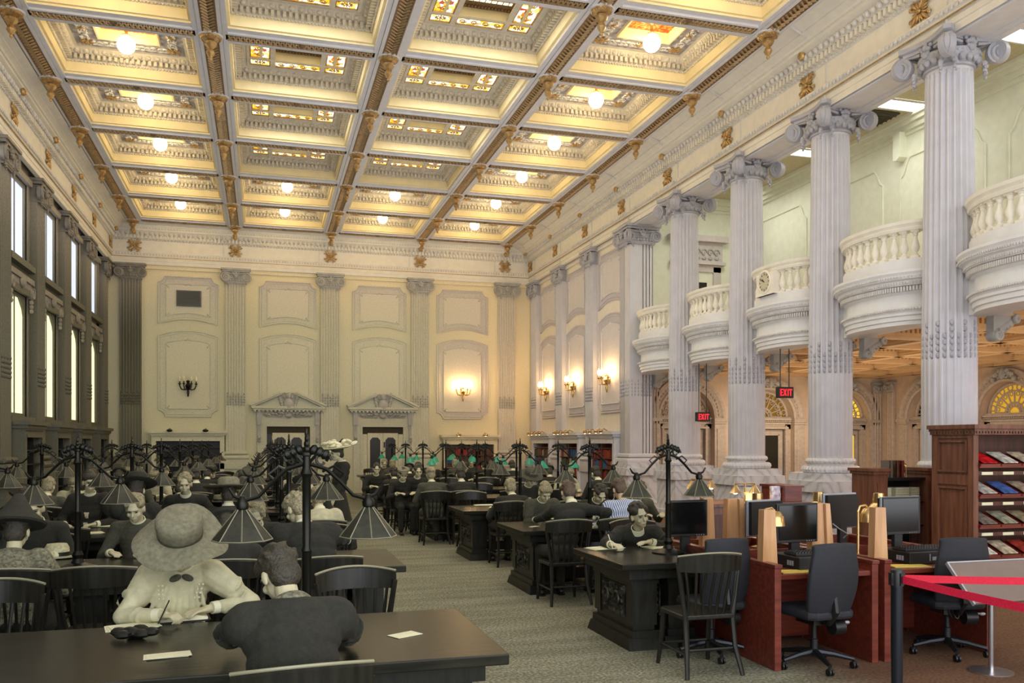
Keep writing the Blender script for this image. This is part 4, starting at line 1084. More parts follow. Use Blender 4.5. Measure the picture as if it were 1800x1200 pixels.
b=MB(); b.b2((10.3,AY+.36,0),(18.7,AY+.5,4.1)); b.b2((18.66,11,0),(18.8,22.9,4.1)); b.build('outer_wall',m_brown,wE,0)
make_pilaster(wN,(10.9-.15,AY,0),0,.30,(m_alctrim,m_capold))if False else None
# small pilasters in the alcove corners
def small_pil(parent,loc,rz):
    b=MB(); b.b2((-.16,-.10,0),(.16,0,3.62)); b.b2((-.20,-.13,0),(.20,0,.3))
    for s in (-.09,0,.09): b.tube([(s,-.10,.4),(s,-.10,3.3)],.028,6)
    o=b.build('pilaster',m_alctrim,parent,30,loc,rz)
    b=MB(); b.b2((-.19,-.14,3.55),(.19,0,3.62)); b.ell((0,-.14,3.47),(.05,.05,.07),7,5)
    for s in (-1,1): volute(b,(s*.13,-.16,3.47),0,.075,s,.05)
    for k in range(6): b.ell((-.13+.052*k,-.12,3.36),(.03,.03,.05),6,4)
    b.build('capital',m_capold,o)
small_pil(wN,(10.62,AY-.0,0),0); small_pil(wE,(AXE,21.85,0),-PI/2); small_pil(wN,(18.12,AY,0),0)
# ---- hanging exit signs
def exit_sign(loc,rz,zt,label):
    t=empty('exit_sign',loc,rz,label,'exit sign','hanging red exit signs')
    b=MB(); b.b2((-.17,-.06,-.11),(.17,.06,.11)); b.build('housing',m_black,t,0,bevel=.008)
    b=MB()
    for s in (-1,1): b.tube([(s*.10,0,.1),(s*.10,0,zt-loc[2])],.010,6)
    b.build('rod',m_black,t)
    b=MB(); y=-.066; h=.13; st=.018
    def bx(x0,z0,x1,z1): b.b2((x0,y,z0),(x1,y+.005,z1))
    def E(x): bx(x,-h/2,x+st,h/2); [bx(x,z-st/2,x+.05,z+st/2) for z in (-h/2+st/2,0,h/2-st/2)]
    E(-.135)
    for s in (-1,1): b.box((-.035,y+.002,0),(st,.005,h+.01),ry=s*.42)
    bx(.035-st/2,-h/2,.035+st/2,h/2); bx(.095-st/2,-h/2,.095+st/2,h/2); bx(.06,h/2-st,.13,h/2)
    b.build('letters',m_exit,t,0)
exit_sign((9.98,18.32,2.40),0,3.66,'lit red EXIT sign hung on two rods before the farthest arched door')
exit_sign((10.02,15.05,2.79),0,3.66,'lit red EXIT sign hung on two rods under the balcony with the clock')
# ================================================================ old reading tables, chairs, lamps
ROWS_L=[4.62,7.75,10.8,13.8,16.8,19.8,22.7,25.5]
ROWS_R=[7.30,10.15,13.2,16.1,19.0,21.9,24.7,27.4]
def make_table(ln,left_end,name,label,grp,ped_l=True,ped_r=True):
    # origin under the left end, along +x; table depth 1.2
    t=empty(name,(0,0,0),0,label,'table',grp); D=.60
    b=MB(); b.b2((0,-D,.705),(ln,D,.76)); b.build('tabletop',m_oldtop,t,0,bevel=.008)
    b=MB(); b.b2((.10,-D+.08,.615),(ln-.10,D-.08,.704)); b.build('apron',m_oldwood,t,0)
    xs=[.18]+([ln*.5-.1] if ln>3 else [])+[ln-.38]
    for k,x in enumerate(xs):
        b=MB(); b.b2((x,-.42,.16),(x+.20,.42,.614)); b.b2((x-.03,-.45,.56),(x+.23,.45,.613)); b.box((x+.1,0,.13),(.26,.92,.06)); b.box((x+.1,0,.05),(.34,1.0,.10),top=.9)
        for s in (-1,1): b.b2((x-.015,s*.30,.2),(x+.215,s*.44,.56))
        p=b.build('pedestal',m_oldwood,t,0)
        b=MB()
        for xx,sg in ((x,-1),(x+.2,1)):
            b.b2((min(xx,xx+sg*.012),-.25,.24),(max(xx,xx+sg*.012),.25,.52))
            for q in range(9):
                for r in range(5): b.ell((xx+sg*.015,-.21+q*.0525,.27+r*.055),(.016,.024,.022),6,4)
            for q in (-.12,.12): b.tube([(xx+sg*.03,q+math.cos(a)*.08*(1-a/10),.38+math.sin(a)*.09*(1-a/10)) for a in [i*.7 for i in range(11)]],.013,5)
        b.build('carved_panel',m_oldcarve,p)
    b=MB(); b.b2((.3,-.05,.10),(ln-.3,.05,.24)); b.build('foot_rail',m_oldwood,t,0)
    return t
TL=[];TR=[]
tl=make_table(4.85,-3.7,'reading_table','x','old reading tables left of the aisle'); PTL=Proto(tl)
for k,y in enumerate(ROWS_L):
    PTL.at((-3.70,y,0),0,f"dark old oak reading table left of the aisle, {ORD[k+1]} row from the camera")
RLEN=[.9,2.0,2.6]+[3.6]*6
for k in (1,2): make_table(RLEN[k],2.9,'reading_table',f'dark old oak reading table right of the aisle, {ORD[k+1]} row from the camera','old reading tables right of the aisle').location=(2.9,ROWS_R[k],0)
tr=make_table(3.6,2.9,'reading_table','x','old reading tables right of the aisle'); PTR=Proto(tr)
for k,y in enumerate(ROWS_R[1:]):
    if k<2: continue
    PTR.at((2.9,y,0),0,f"dark old oak reading table right of the aisle, {ORD[k+2]} row from the camera")
make_table(.90,2.9,'reading_table','short dark oak reading table with carved pedestal where a person writes, right of the aisle','old reading tables right of the aisle').location=(2.9,ROWS_R[0],0)
# ---- old wooden chairs
def make_chair():
    t=empty('reading_chair',(0,0,0),0,'x','chair','old wooden reading chairs')
    # chair faces +y (towards a table), back at -y
    b=MB(); pts=[(-.23,-.20),(-.19,-.23),(.19,-.23),(.23,-.20),(.235,.16),(.19,.22),(-.19,.22),(-.235,.16)]; b.prism(pts,.43,.465); b.build('seat',m_oldwood,t,0,bevel=.008)
    n=14; P=[]
    for k in range(n+1):
        a=-1+2*k/n; P.append((.27*a,-.19-.10*(1-a*a)))
    b=MB(); rows=[]
    for z,th,o in ((.80,.0,0),(.80,.028,0),(.905,.028,-.012),(.915,.014,-.013),(.905,0,-.012),(.80,0,0)):
        rows.append([(x,y-th+o,z+ .03*(1-(x/.27)**2)*(z>.85)) for x,y in P])
    b.sweep(rows); 
    for s in (0,-1): pass
    b.build('top_rail',m_oldwood,t,40)
    b=MB(); b.tube([(x,y-.024,.918+.03*(1-(x/.27)**2)) for x,y in P],.008,6); b.build('rail_highlight',m_rim,t)  # pale strip painted in as the glint along the rail
    for k in range(7):
        a=-.8+1.6*k/6; b=MB(); x=.27*a; y=-.19-.10*(1-a*a)
        b.tube([(x*.82,-.205,.46),(x*.9,-.215-.02,.62),(x,y-.012,.81)],.011,6); b.build('spindle',m_oldwood,t)
    for sx,sy in ((-1,-1),(1,-1),(-1,1),(1,1)):
        b=MB()
        if sy<0: b.tube([(sx*.235,-.30,0),(sx*.205,-.235,.22),(sx*.20,-.205,.44),(sx*.225,-.205,.62),(sx*.262,-.20,.86)],[.017,.02,.022,.02,.018],6)
        else: b.tube([(sx*.225,.225,0),(sx*.205,.19,.25),(sx*.20,.17,.44)],[.016,.021,.023],6)
        b.build('leg',m_oldwood,t)
    b=MB(); b.tube([(-.21,-.23,.20),(.21,-.23,.20)],.012,6); b.tube([(-.21,.20,.17),(.21,.20,.17)],.012,6)
    for s in (-1,1): b.tube([(s*.21,-.24,.17),(s*.21,.20,.17)],.012,6)
    b.build('stretcher',m_oldwood,t); return t
PCH=Proto(make_chair())
def chair(x,y,rz,label): return PCH.at((x,y,0),rz,label)
# ---- lamp standards
def make_lamp(shade_m,green,grp):
    t=empty('lamp_standard',(0,0,0),0,'x','table lamp',grp)
    b=MB(); b.lathe([(.15,0),(.15,.012),(.11,.025),(.05,.045),(.035,.08),(.045,.11),(.03,.14)],20); b.build('base',m_iron,t)
    b=MB(); b.lathe([(.027,.13),(.026,.45),(.03,.46),(.022,.48),(.022,.84),(.035,.86),(.022,.89),(.02,.95)],12); b.build('post',m_iron,t)
    b=MB()
    for s in (-1,1):
        b.tube([(s*(.03+.05+math.cos(a)*.05*(1-a/8)),0,.93+math.sin(a)*.05*(1-a/8)) for a in [i*.7 for i in range(9)]],.009,5)
        b.tube([(s*.0,0,.90),(s*.07,0,.985),(s*.12,0,.955),(s*.10,0,.925)],.009,5)
        for q in range(3): b.ell((s*(.035+.03*q),0,.985-.012*q),(.022,.012,.03),6,4,Matrix.Rotation(s*.5,3,'Y'))
    for q in range(4): b.ell((0,0,.96+.028*q),(.026-.005*q,.02,.022),7,5)
    b.ell((0,0,1.075),(.008,.008,.025),6,4); b.build('finial_scroll',m_iron,t)
    for s in (-1,1):
        b=MB(); b.tube([(s*.02,0,.91),(s*.10,0,.885),(s*.17,0,.82),(s*.24,0,.745),(s*.31,0,.725),(s*.36,0,.75),(s*.385,0,.79)],[.012,.012,.011,.011,.011,.010,.006],6)
        b.tube([(s*.08,0,.87),(s*.14,0,.90),(s*.19,0,.86),(s*.16,0,.83)],.007,5); b.lathe([(.016,.675),(.03,.685),(.034,.71),(.02,.735),(.012,.75)],12,(s*.32,0,0)); a=b.build('arm',m_iron,t)
        b=MB(); n=8
        if green: b.lathe([(.125,.53),(.118,.545),(.07,.61),(.03,.655),(.02,.68)],16,(s*.32,0,0))
        else: b.lathe([(.150,.525),(.148,.53),(.028,.678),(.02,.682)],n,(s*.32,0,0))
        sh=b.build('lamp_shade',shade_m,a,30)
        if not green:
            b=MB()
            for k in range(n):
                q=2*PI*k/n; b.tube([(s*.32+.149*math.cos(q),.149*math.sin(q),.528),(s*.32+.028*math.cos(q),.028*math.sin(q),.68)],.0035,4)
            b.tube([(s*.32+.150*math.cos(2*PI*k/n),.150*math.sin(2*PI*k/n),.526) for k in range(n)],.004,4,True); b.build('shade_rib',m_rib,sh)
    return t
PLD=Proto(make_lamp(m_shade,False,'dark cone shaded lamp standards')); PLG=Proto(make_lamp(m_gshade,True,'green shaded lamp standards'))
for k,y in enumerate(ROWS_L):
    for q,x in enumerate((.22,-1.45,-3.05)):
        if k==0 and q: continue
        PLD.at((x,y,.76),0,f"{['aisle end','middle','window end'][q]} iron lamp with two dark cone shades, {ORD[k+1]} left table row")
PLD.at((3.62,ROWS_R[0],.76),0,'iron lamp with two dark cone shades on the short table before the writing person')
for k,y in enumerate(ROWS_R[1:]):
    for q,x in enumerate((3.95,5.6)):
        if (k<2 and q==1): continue
        g=k>=3 or (k==2 and q==1)
        (PLG if g else PLD).at((x,y,.76),0,f"{['aisle side','outer'][q]} iron lamp with {'green' if g else 'dark'} shades, {ORD[k+2]} right table row")
# ---- books, papers and hats on the old tables
def open_book(name,loc,rz,label,s=1.0,cover=m_oldwood):
    t=empty(name,loc,rz,label,'book','open books on the old tables')
    b=MB(); b.b2((-.17*s,-.12*s,0),(.17*s,.12*s,.008)); b.build('cover',cover,t,0)
    b=MB()
    for sg in (-1,1):
        P=[(0,.010),(sg*.03,.034),(sg*.08,.036),(sg*.15,.020)]
        b.sweep([[(x*s,-.11*s,z) for x,z in P],[(x*s,.11*s,z) for x,z in P],[(x*s,.11*s,.008) for x,z in P],[(x*s,-.11*s,.008) for x,z in P],[(x*s,-.11*s,z) for x,z in P]])
    b.build('pages',m_paper,t,40); return t
def sheet(loc,rz,w_,h_,label,name='paper_sheet',n=3):
    b=MB()
    for k in range(n): b.box((.012*k,-.008*k,.003+.004*k),(w_,h_,.003),rz=.07*k)
    o=b.build(name,m_paper,smooth=0,loc=loc,rz=rz); tag(o,label,'paper','loose papers on the old tables'); return o
sheet((pix_on(228,1103,Z=.76).x,pix_on(228,1103,Z=.76).y,.76),.2,.25,.17,'white sheet on the table under the cuff of the person in the hat')
sheet((pix_on(292,1153,Z=.76).x,pix_on(292,1153,Z=.76).y,.76),.10,.20,.10,'white folded slip on the near table left of the person with back turned','paper_slip',2)
open_book('open_book',(pix_on(322,1088,Z=.76).x,pix_on(322,1088,Z=.76).y,.76),.15,'open book with a page raised in the hands of the person in the hat',.85)
b=MB()
for k in range(10): b.ell((rnd.uniform(-.09,.09),rnd.uniform(-.05,.05),.015+rnd.uniform(0,.03)),(.045,.03,.025),7,5)
tag(b.build('dark_gloves',m_oldwood,loc=(pix_on(238,1122,Z=.76).x,pix_on(238,1122,Z=.76).y,.76)),'crumpled dark gloves on the near table below the white sheet','gloves')
sheet((pix_on(712,1116,Z=.76).x,pix_on(712,1116,Z=.76).y,.76),.5,.16,.10,'dark edged card near the aisle corner of the nearest left table','card',1)
open_book('open_book',(-.16,7.55,.76),.1,'open book under the bent face, second left table from the camera')
sheet((.05,7.42,.76),.3,.26,.18,'loose sheets beside the open book on the second left table')
for k,(px,py,nm) in enumerate(((75,932,'at the far left'),(150,938,'left of the lamp'),(185,925,'under the writing hand'),(205,905,'stacked behind the writing hand'))):
    p=pix_on(px,py,Z=.76); sheet((p.x,p.y,.76),rnd.uniform(-.3,.3),.32,.22,f'white sheets on the third left table, {nm}')
for k,(px,py,nm) in enumerate(((850,888,'on the third right table, near its aisle end'),(1060,964,'under the pen of the writing person'),(1160,962,'under the open hand of the writing person'),(1225,958,'right of the open hand of the writing person'))):
    p=pix_on(px,py,Z=.76); sheet((p.x,p.y,.76),rnd.uniform(-.25,.25),.30,.22,f'white sheets {nm}')
p=pix_on(938,926,Z=.76); sheet((p.x,p.y,.76),.4,.10,.07,'small folded white card standing near the end of the second right table','card',2)
for k,(px,py) in enumerate(((690,838),(720,842),(735,838),(800,860),(1075,893))):
    p=pix_on(px,py,Z=.76); open_book('open_book',(p.x,p.y,.76),rnd.uniform(-.3,.3),f"open book before the readers right of the aisle, {['farthest','second farthest','third farthest','fourth farthest','nearest, behind the writing person'][k]}")
def flat_hat(loc,r,label,m,grp='hats lying on the old tables'):
    t=empty('hat',loc,rnd.uniform(0,3),label,'hat',grp)
    b=MB(); b.lathe([(r*.5,.0),(r,.012),(r*1.02,.03),(r*.95,.028),(r*.55,.016)],24); b.build('brim',m,t)
    b=MB(); b.lathe([(r*.58,.01),(r*.56,.09),(r*.45,.125),(.01,.13)],20); b.build('crown',m,t)
    b=MB(); b.lathe([(r*.59,.02),(r*.60,.02),(r*.585,.055),(r*.57,.055)],20); b.build('band',m_oldwood,t); return t
m_straw=mat('pale straw',(196,192,154),.8,var=.12,vs=40,bmp=.2,bs=90)
m_felt=mat('grey felt',(122,119,96),.9,var=.12,vs=40,bmp=.2,bs=90)
for px,py,r,nm,mm in ((100,972,.18,'pale straw hat lying on the table at the far left',m_straw),(385,878,.17,'grey felt hat lying on the third left table beside a lamp base',m_felt),(835,856,.15,'pale hat lying on a table below the green lamps',m_straw),(990,862,.14,'pale round cap lying on a right table behind the dark backed readers',m_straw)):
    p=pix_on(px,py,Z=.80); flat_hat((p.x,p.y,.76),r,nm,mm)
# ================================================================ modern desks
def cherry_desk(x0,y0,x1,y1,name,label,back=False):
    t=empty(name,(x0,y0,0),0,label,'desk','cherry computer desks'); w_=x1-x0; d=y1-y0
    b=MB(); b.b2((.03,.0,.705),(w_-.03,d,.745)); b.build('desktop',m_cherry,t,0,bevel=.005)
    for s,nm in ((0,'side_panel'),(w_-.06,'side_panel')):
        b=MB(); b.b2((s,-.02,0),(s+.06,d+.02,.80)); b.b2((s-.005,-.03,.80),(s+.065,d+.03,.83)); b.build(nm,m_cherry,t,0,bevel=.004)
    b=MB(); b.b2((.06,d-.05,.05),(w_-.06,d-.02,.704)); b.build('modesty_panel',m_cherry,t,0)
    b=MB(); b.b2((.06,d-.02,.746),(w_-.06,d,.83)); b.build('back_rail',m_cherry,t,0); return t
cherry_desk(3.84,5.92,4.80,6.80,'computer_desk','cherry wood computer desk behind the nearest office chair')
cherry_desk(4.86,5.92,5.95,6.80,'computer_desk','cherry wood computer desk behind the red belt, right of the other')
cherry_desk(3.84,6.86,4.80,7.70,'computer_desk','cherry wood desk back to back behind the left computer desk')
cherry_desk(4.86,6.86,5.95,7.70,'computer_desk','cherry wood desk back to back behind the right computer desk')
def divider(x,y,label,two=False):
    t=empty('desk_divider',(x,y,.745),0,label,'divider','maple desk dividers')
    b=MB(); b.prism([(-.065,-.03),(.065,-.03),(.065,.03),(-.065,.03)],0,.50,top=[(-.05,-.03),(.04,-.03),(.04,.03),(-.05,.03)]); b.build('panel',m_maple,t,0,bevel=.004)
    b=MB(); b.prism([(-.085,-.04),(-.066,-.04),(-.066,.04),(-.085,.04)],0,.50,top=[(-.07,-.04),(-.051,-.04),(-.051,.04),(-.07,.04)]); b.build('edge_strip',m_maple,t,0)
    if two:
        b=MB(); b.prism([(.066,-.06),(.14,-.06),(.14,.06),(.066,.06)],0,.50,top=[(.045,-.06),(.09,-.06),(.09,.06),(.045,.06)]); b.build('panel',m_maple,t,0,bevel=.004)
    return t
divider(3.93,6.12,'maple desk divider at the left end of the nearest computer desk')
divider(4.94,6.06,'maple desk divider between the two computer desks, right of the nearest office chair')
divider(4.74,6.62,'thick double maple desk divider behind the nearest office chair',True)
divider(pix_on(1287,900,Y=7.40).x,7.40,'double maple divider behind the empty old chair, right one of the pair',True)
divider(pix_on(1245,900,Y=7.55).x,7.55,'maple desk divider behind the empty old chair, left one of the pair')
def monitor(loc,rz,label,silver=False):
    t=empty('monitor',loc,rz,label,'monitor','desk monitors')
    b=MB(); b.b2((-.22,-.025,.16),(.22,.0,.50)); b.b2((-.19,0,.19),(.19,.035,.47)); b.build('housing',m_silver if silver else m_black,t,0,bevel=.006)
    if silver:
        b=MB(); b.b2((-.205,.001,.175),(.205,.037,.485)); b.b2((-.215,-.0285,.163),(.221,-.0251,.497)); b.build('back_shell',m_black,t,0,bevel=.004)
    b=MB(); b.b2((-.20,-.031,.185),(.20,-.024,.48)); b.build('screen',m_screen,t,0)
    b=MB(); b.b2((-.045,.0,.02),(.045,.04,.22)); b.lathe([(.13,0),(.13,.012),(.05,.025),(.03,.03)],24,(0,.03,0)); b.build('stand',m_black,t,40)
    b=MB()
    for k in range(4): b.ell((.10+.025*k,-.027,.172),(.006,.003,.004),6,4)
    b.build('button',m_silver,t); return t
monitor((4.45,6.52,.76),.10,'dark flat monitor on the left computer desk behind the nearest office chair')
monitor((5.52,6.52,.80),.06,'dark flat monitor on the right computer desk, left of the magazine rack',True)
monitor((4.56,7.18,.745),PI+.25,'back of a dark monitor left of the nearest desk, turned away',True)
monitor((5.34,7.10,.80),PI+.2,'back of a silver edged monitor between the two desks, turned away',True)
monitor((pix_on(1206,900,Y=7.35).x,7.35,.745),.08,'dark monitor left of the maple dividers, facing the camera')
def pc(loc,rz,label):
    t=empty('desktop_computer',loc,rz,label,'computer','desktop computers'); 
    b=MB(); b.b2((-.19,-.19,.0),(.19,.19,.105)); b.build('case',m_black,t,0,bevel=.006)
    b=MB(); b.b2((.05,-.196,.03),(.16,-.189,.06)); b.b2((.02,-.195,.025),(.03,-.189,.085)); b.build('drive_slot',m_silver,t,0)
    b=MB(); [b.b2((-.194,-.12+.03*k,.03),(-.189,-.10+.03*k,.07)) for k in range(3)]; b.build('port',m_silver,t,0); return t
def keyboard(loc,rz,label):
    t=empty('keyboard',loc,rz,label,'keyboard','keyboards'); b=MB(); b.box((0,0,.010),(.45,.16,.02),rx=.03); b.build('tray',m_black,t,0,bevel=.004)
    b=MB()
    for r in range(5):
        for k in range(15): b.box((-.205+k*.0292,-.058+r*.029,.024+.001*r),(.022,.022,.010),top=.85)
    k_=b.build('keys',m_black,t,0); return t
pc((4.36,6.28,.745),.06,'black desktop computer on the left computer desk under its keyboard'); keyboard((4.42,6.24,.852),.05,'black keyboard on top of the computer on the left desk')
pc((5.46,6.30,.745),.05,'black desktop computer on the right computer desk under its keyboard'); keyboard((5.50,6.24,.852),.05,'black keyboard on top of the computer on the right desk')
def pad(loc,rz,label):
    b=MB(); b.b2((-.16,-.06,0),(.16,.10,.006)); tag(b.build('notepad',mat('yellow paper',(206,182,84),.7),smooth=0,loc=loc,rz=rz),label,'notepad')
pad((4.14,6.02,.745),-.15,'yellow paper pad on the left computer desk beside the maple divider'); pad((5.22,6.03,.745),-.2,'yellow paper pad on the right computer desk beside the red belt post')
def bell_lamp(loc,rz,label):
    t=empty('desk_lamp',loc,rz,label,'desk lamp','brass desk lamps')
    b=MB(); b.lathe([(.07,0),(.07,.015),(.02,.03),(.011,.06),(.011,.42)],16); b.build('stand',m_brass,t)
    b=MB(); b.tube([(0,0,.42),(-.02,0,.47),(-.07,0,.48),(-.10,0,.45)],.010,6); b.build('arm',m_brass,t)
    b=MB(); b.lathe([(.085,.33),(.082,.35),(.075,.40),(.05,.445),(.02,.46)],20,(-.10,0,0)); b.build('shade',m_brass,t); return t
bell_lamp((4.12,6.50,.745),PI*.9,'brass bell shaded desk lamp behind the left maple divider'); bell_lamp((5.12,6.56,.745),PI*.95,'brass bell shaded desk lamp behind the middle maple divider')
def cyl_lamp(loc,label):
    t=empty('desk_lamp',loc,0,label,'desk lamp','brass desk lamps'); b=MB(); b.lathe([(.07,0),(.07,.015),(.012,.03),(.012,.40)],16); b.build('stand',m_brass,t)
    b=MB(); b.lathe([(.10,.395),(.075,.43),(.055,.445),(.05,.54),(.02,.545)],20); b.build('shade',m_brass,t); return t
cyl_lamp((4.70,7.52,.745),'brass lamp with cylindrical cap above the left dark monitor'); cyl_lamp((5.42,7.55,.745),'brass lamp with cylindrical cap above the middle silver monitor'); cyl_lamp((5.86,7.2,.745),'brass lamp with cylindrical cap right of the other two, above the right monitor')
def cable(pts,label,m=m_silver,r=.006,name='cable'):
    b=MB(); b.tube(pts,r,6); tag(b.build(name,m),label,'cable')
cable([(5.20,7.06,1.03),(5.24,6.98,.97),(5.32,6.96,.92),(5.30,7.0,.88)],'white cable hanging behind the silver edged monitor')
cable([(5.55+.10*math.cos(t*.5)*(1-.02*t),5.94-.02*t*.1,.42+.10*math.sin(t*.5)) for t in range(40)],'coiled black cable hanging under the right computer desk',m_black,.008,'coiled_cable')
# ---- office chairs
def office_chair():
    t=empty('office_chair',(0,0,0),0,'x','chair','black office chairs')
    # faces +y; back at -y
    P=[]
    for r in range(11):
        v=r/10; z=.46+.54*v; row=[]
        for c in range(9):
            u=-1+2*c/8; hw=(.195+.035*math.sin(PI*min(1,v*1.1))) if v<.95 else .20
            row.append((u*hw,-.20-.045*math.sin(PI*v)*.6-.07*v+.05*u*u,z+.012*(1-u*u)*(v>.9)))
        P.append(row)
    b=MB(); b.grid(P); o=b.build('backrest',m_uphol,t,60); m=o.modifiers.new('thick','SOLIDIFY'); m.thickness=.06; m.offset=0; m2=o.modifiers.new('round','BEVEL'); m2.width=.022; m2.segments=3
    m3=o.modifiers.new('soft','SUBSURF'); m3.levels=1; m3.render_levels=1
    b=MB(); pts=[(-.22,-.20),(-.16,-.24),(.16,-.24),(.22,-.20),(.24,.16),(.18,.25),(-.18,.25),(-.24,.16)]; b.prism(pts,.41,.48); b.build('seat',m_uphol,t,0,bevel=.025)
    b=MB(); b.tube([(0,-.235,.62),(0,-.26,.48),(0,-.18,.38),(0,0,.37)],.028,8); b.box((0,0,.38),(.18,.22,.06)); b.lathe([(.06,.0),(.06,.10)],14,(.07,-.12,.33),Matrix.Rotation(PI/2,3,'Y')); b.build('tilt_mechanism',m_black,t)
    b=MB(); b.tube([(.08,-.02,.37),(.27,-.05,.34)],.009,6); b.ell((.28,-.05,.34),(.03,.015,.015),8,5); b.build('lever',m_silver,t)
    b=MB(); b.lathe([(.03,.10),(.03,.22),(.022,.225),(.022,.37)],14); b.build('gas_post',m_black,t)
    b=MB(); b.ell((0,0,.115),(.05,.05,.035),12,6)
    for k in range(5):
        a=2*PI*k/5+PI/2+.35; b.tube([(0,0,.12),(.15*math.cos(a),.15*math.sin(a),.105),(.30*math.cos(a),.30*math.sin(a),.075)],[.030,.024,.016],8)
    b.build('star_base',mat('dark steel',(52,54,58),.35,.7),t)
    for k in range(5):
        a=2*PI*k/5+PI/2+.35; x,y=.30*math.cos(a),.30*math.sin(a); b=MB()
        for s in (-1,1): b.lathe([(.012,0),(.028,.001),(.028,.016),(.012,.018)],14,(x+s*.014-.009,y,.029),Matrix.Rotation(PI/2,3,'Y'))
        b.ell((x,y,.05),(.018,.022,.018),8,5); b.build('caster',m_black,t)
    return t
POC=Proto(office_chair())
POC.at((4.23,5.95,0),.06,'black high backed office chair at the nearest computer desk, standing on casters')
POC.at((5.57,6.0,0),-.22,'black high backed office chair behind the red belt and grey sign')
POC.at((3.62,6.50,0),.05,'black office chair behind the empty old wooden chair, left of the maple divider')
# ---- stanchions, belts, sign
def stanchion(x,y,label):
    t=empty('stanchion',(x,y,0),0,label,'stanchion','belt barrier posts'); b=MB(); b.lathe([(.17,0),(.17,.012),(.12,.03),(.042,.04)],32); b.build('base',m_post,t)
    b=MB(); b.lathe([(.038,.035),(.038,.80)],24); b.build('post',m_post,t)
    b=MB(); b.lathe([(.043,.79),(.043,.895),(.038,.905),(.03,.908)],24); b.b2((-.012,-.052,.80),(.012,-.04,.885)); b.b2((-.058,-.016,.80),(-.04,.016,.885)); b.b2((.04,-.014,.80),(.055,.014,.885)); b.build('belt_head',m_black,t,40); return t
stanchion(4.22,5.0,'blue black belt barrier post in front of the computer desks')
stanchion(4.34,3.05,'blue black belt barrier post at the near end of the bright red belt')
stanchion(6.55,4.42,'blue black belt barrier post at the far end of the darker red belt')
def belt(a,c,label,m):
    b=MB(); n=14; d=(Vector(c)-Vector(a)); L_=d.length; nrm=Vector((-d.y,d.x,0)).normalized()*.0015; P=[]
    top=[Vector(a)+d*(k/n)+Vector((0,0,-.025*math.sin(PI*k/n))) for k in range(n+1)]
    rows=[[p+nrm for p in top],[p-nrm for p in top],[p-nrm-Vector((0,0,.052)) for p in top],[p+nrm-Vector((0,0,.052)) for p in top],[p+nrm for p in top]]
    b.sweep(rows); tag(b.build('barrier_belt',m,smooth=30),label,'barrier belt','red barrier belts')
belt((4.225,4.95,.868),(4.335,3.10,.868),'bright red belt running from the post toward the camera',m_belt)
belt((4.27,4.995,.868),(6.50,4.43,.868),'red belt running from the post to the right behind the grey sign pole',m_beltd)
t=empty('reader_sign',(5.45,5.42,0),0,'grey tilted reader sign on a steel pole behind the red belt','sign')
b=MB(); b.lathe([(.16,0),(.16,.01),(.02,.02),(.019,.66)],20); b.build('pole',m_chrome,t)
b=MB(); b.box((.32,.0,.70),(1.22,.38,.02),rx=.80); b.build('panel',m_sign,t,0)
b=MB(); b.box((-.295,0,.70),(.014,.39,.026),rx=.80); b.box((.32,.132,.838),(1.24,.012,.026),rx=.80); b.build('edge_trim',m_silver,t,0)
b=MB(); b.box((0,.0,.65),(.10,.08,.06),rx=.8); b.build('bracket',m_chrome,t,0)
# ---- magazine rack
RX,RY0,RY1=8.05,8.24,8.90
t=empty('magazine_rack',(RX,RY0,0),0,'tall walnut magazine rack with slanted red shelves right of the desks','shelf'); W=2.6; D=RY1-RY0
b=MB(); b.b2((0,0,0),(.05,D,1.92)); b.b2((W-.05,0,0),(W,D,1.92)); b.b2((.051,D-.03,.0),(W-.051,D-.001,1.90)); b.b2((0.051,.02,0),(W-.051,D-.04,.12)); b.build('case',m_walnut,t,0)
b=MB()   # raised frame on the end panel
for y0,y1 in ((0,.09),(D-.09,D)): b.b2((-.02,y0,0),(-.001,y1,1.92))
for z0,z1 in ((0,.12),(1.28,1.40),(1.84,1.92)): b.b2((-.019,.0901,z0),(-.001,D-.0901,z1))
for z0,z1 in ((.15,1.25),(1.43,1.81)):
    for y in (.10,D-.12): b.b2((-.03,y,z0),(-.002,y+.02,z1))
    for z in (z0,z1-.02): b.b2((-.029,.12,z),(-.002,D-.12,z+.02))
b.build('end_frame',m_walnut,t,0)
b=MB(); b.b2((-.05,-.05,1.92),(W+.05,D+.02,1.95)); b.b2((-.08,-.08,1.95),(W+.08,D+.02,2.0)); b.b2((-.04,-.04,1.88),(W+.04,D+.01,1.9199))
for k in range(60): b.b2((-.02+k*.044,-.055,1.895),(.0+k*.044,-.04,1.92))
for k in range(14): b.b2((-.055,-.02+k*.048,1.895),(-.04,.0+k*.048,1.92))
b.build('cornice',m_walnut,t,0)
b=MB(); b.b2((.06,D-.06,.12),(W-.06,D-.031,1.88)); b.build('back_board',m_walnutd,t,0)
zsh=[1.50,1.14,.78,.42]
for q,z in enumerate(zsh):
    b=MB(); b.box((W/2,.14,z+.07),(W-.12,.34,.018),rx=.42); b.b2((.055,-.02,z-.012),(W-.055,.0,z+.035)); b.build('slanted_shelf',m_cherry,t,0)
    b=MB(); b.b2((.055,.005,z-.10),(W-.055,.03,z-.055)); lp=b.build('label_rail',m_walnutd,t,0)
    b=MB()
    for k in range(8): b.b2((.10+k*.31,-.003,z-.095),(.26+k*.31,.004,z-.06))
    b.build('shelf_label',m_paper,lp,0)
    b=MB()
    for k in range(9): b.box((.06+k*.307,.13,z+.085),(.012,.34,.03),rx=.42)
    b.build('magazine_divider',mat('dark red divider',(120,18,20),.5),t,0)
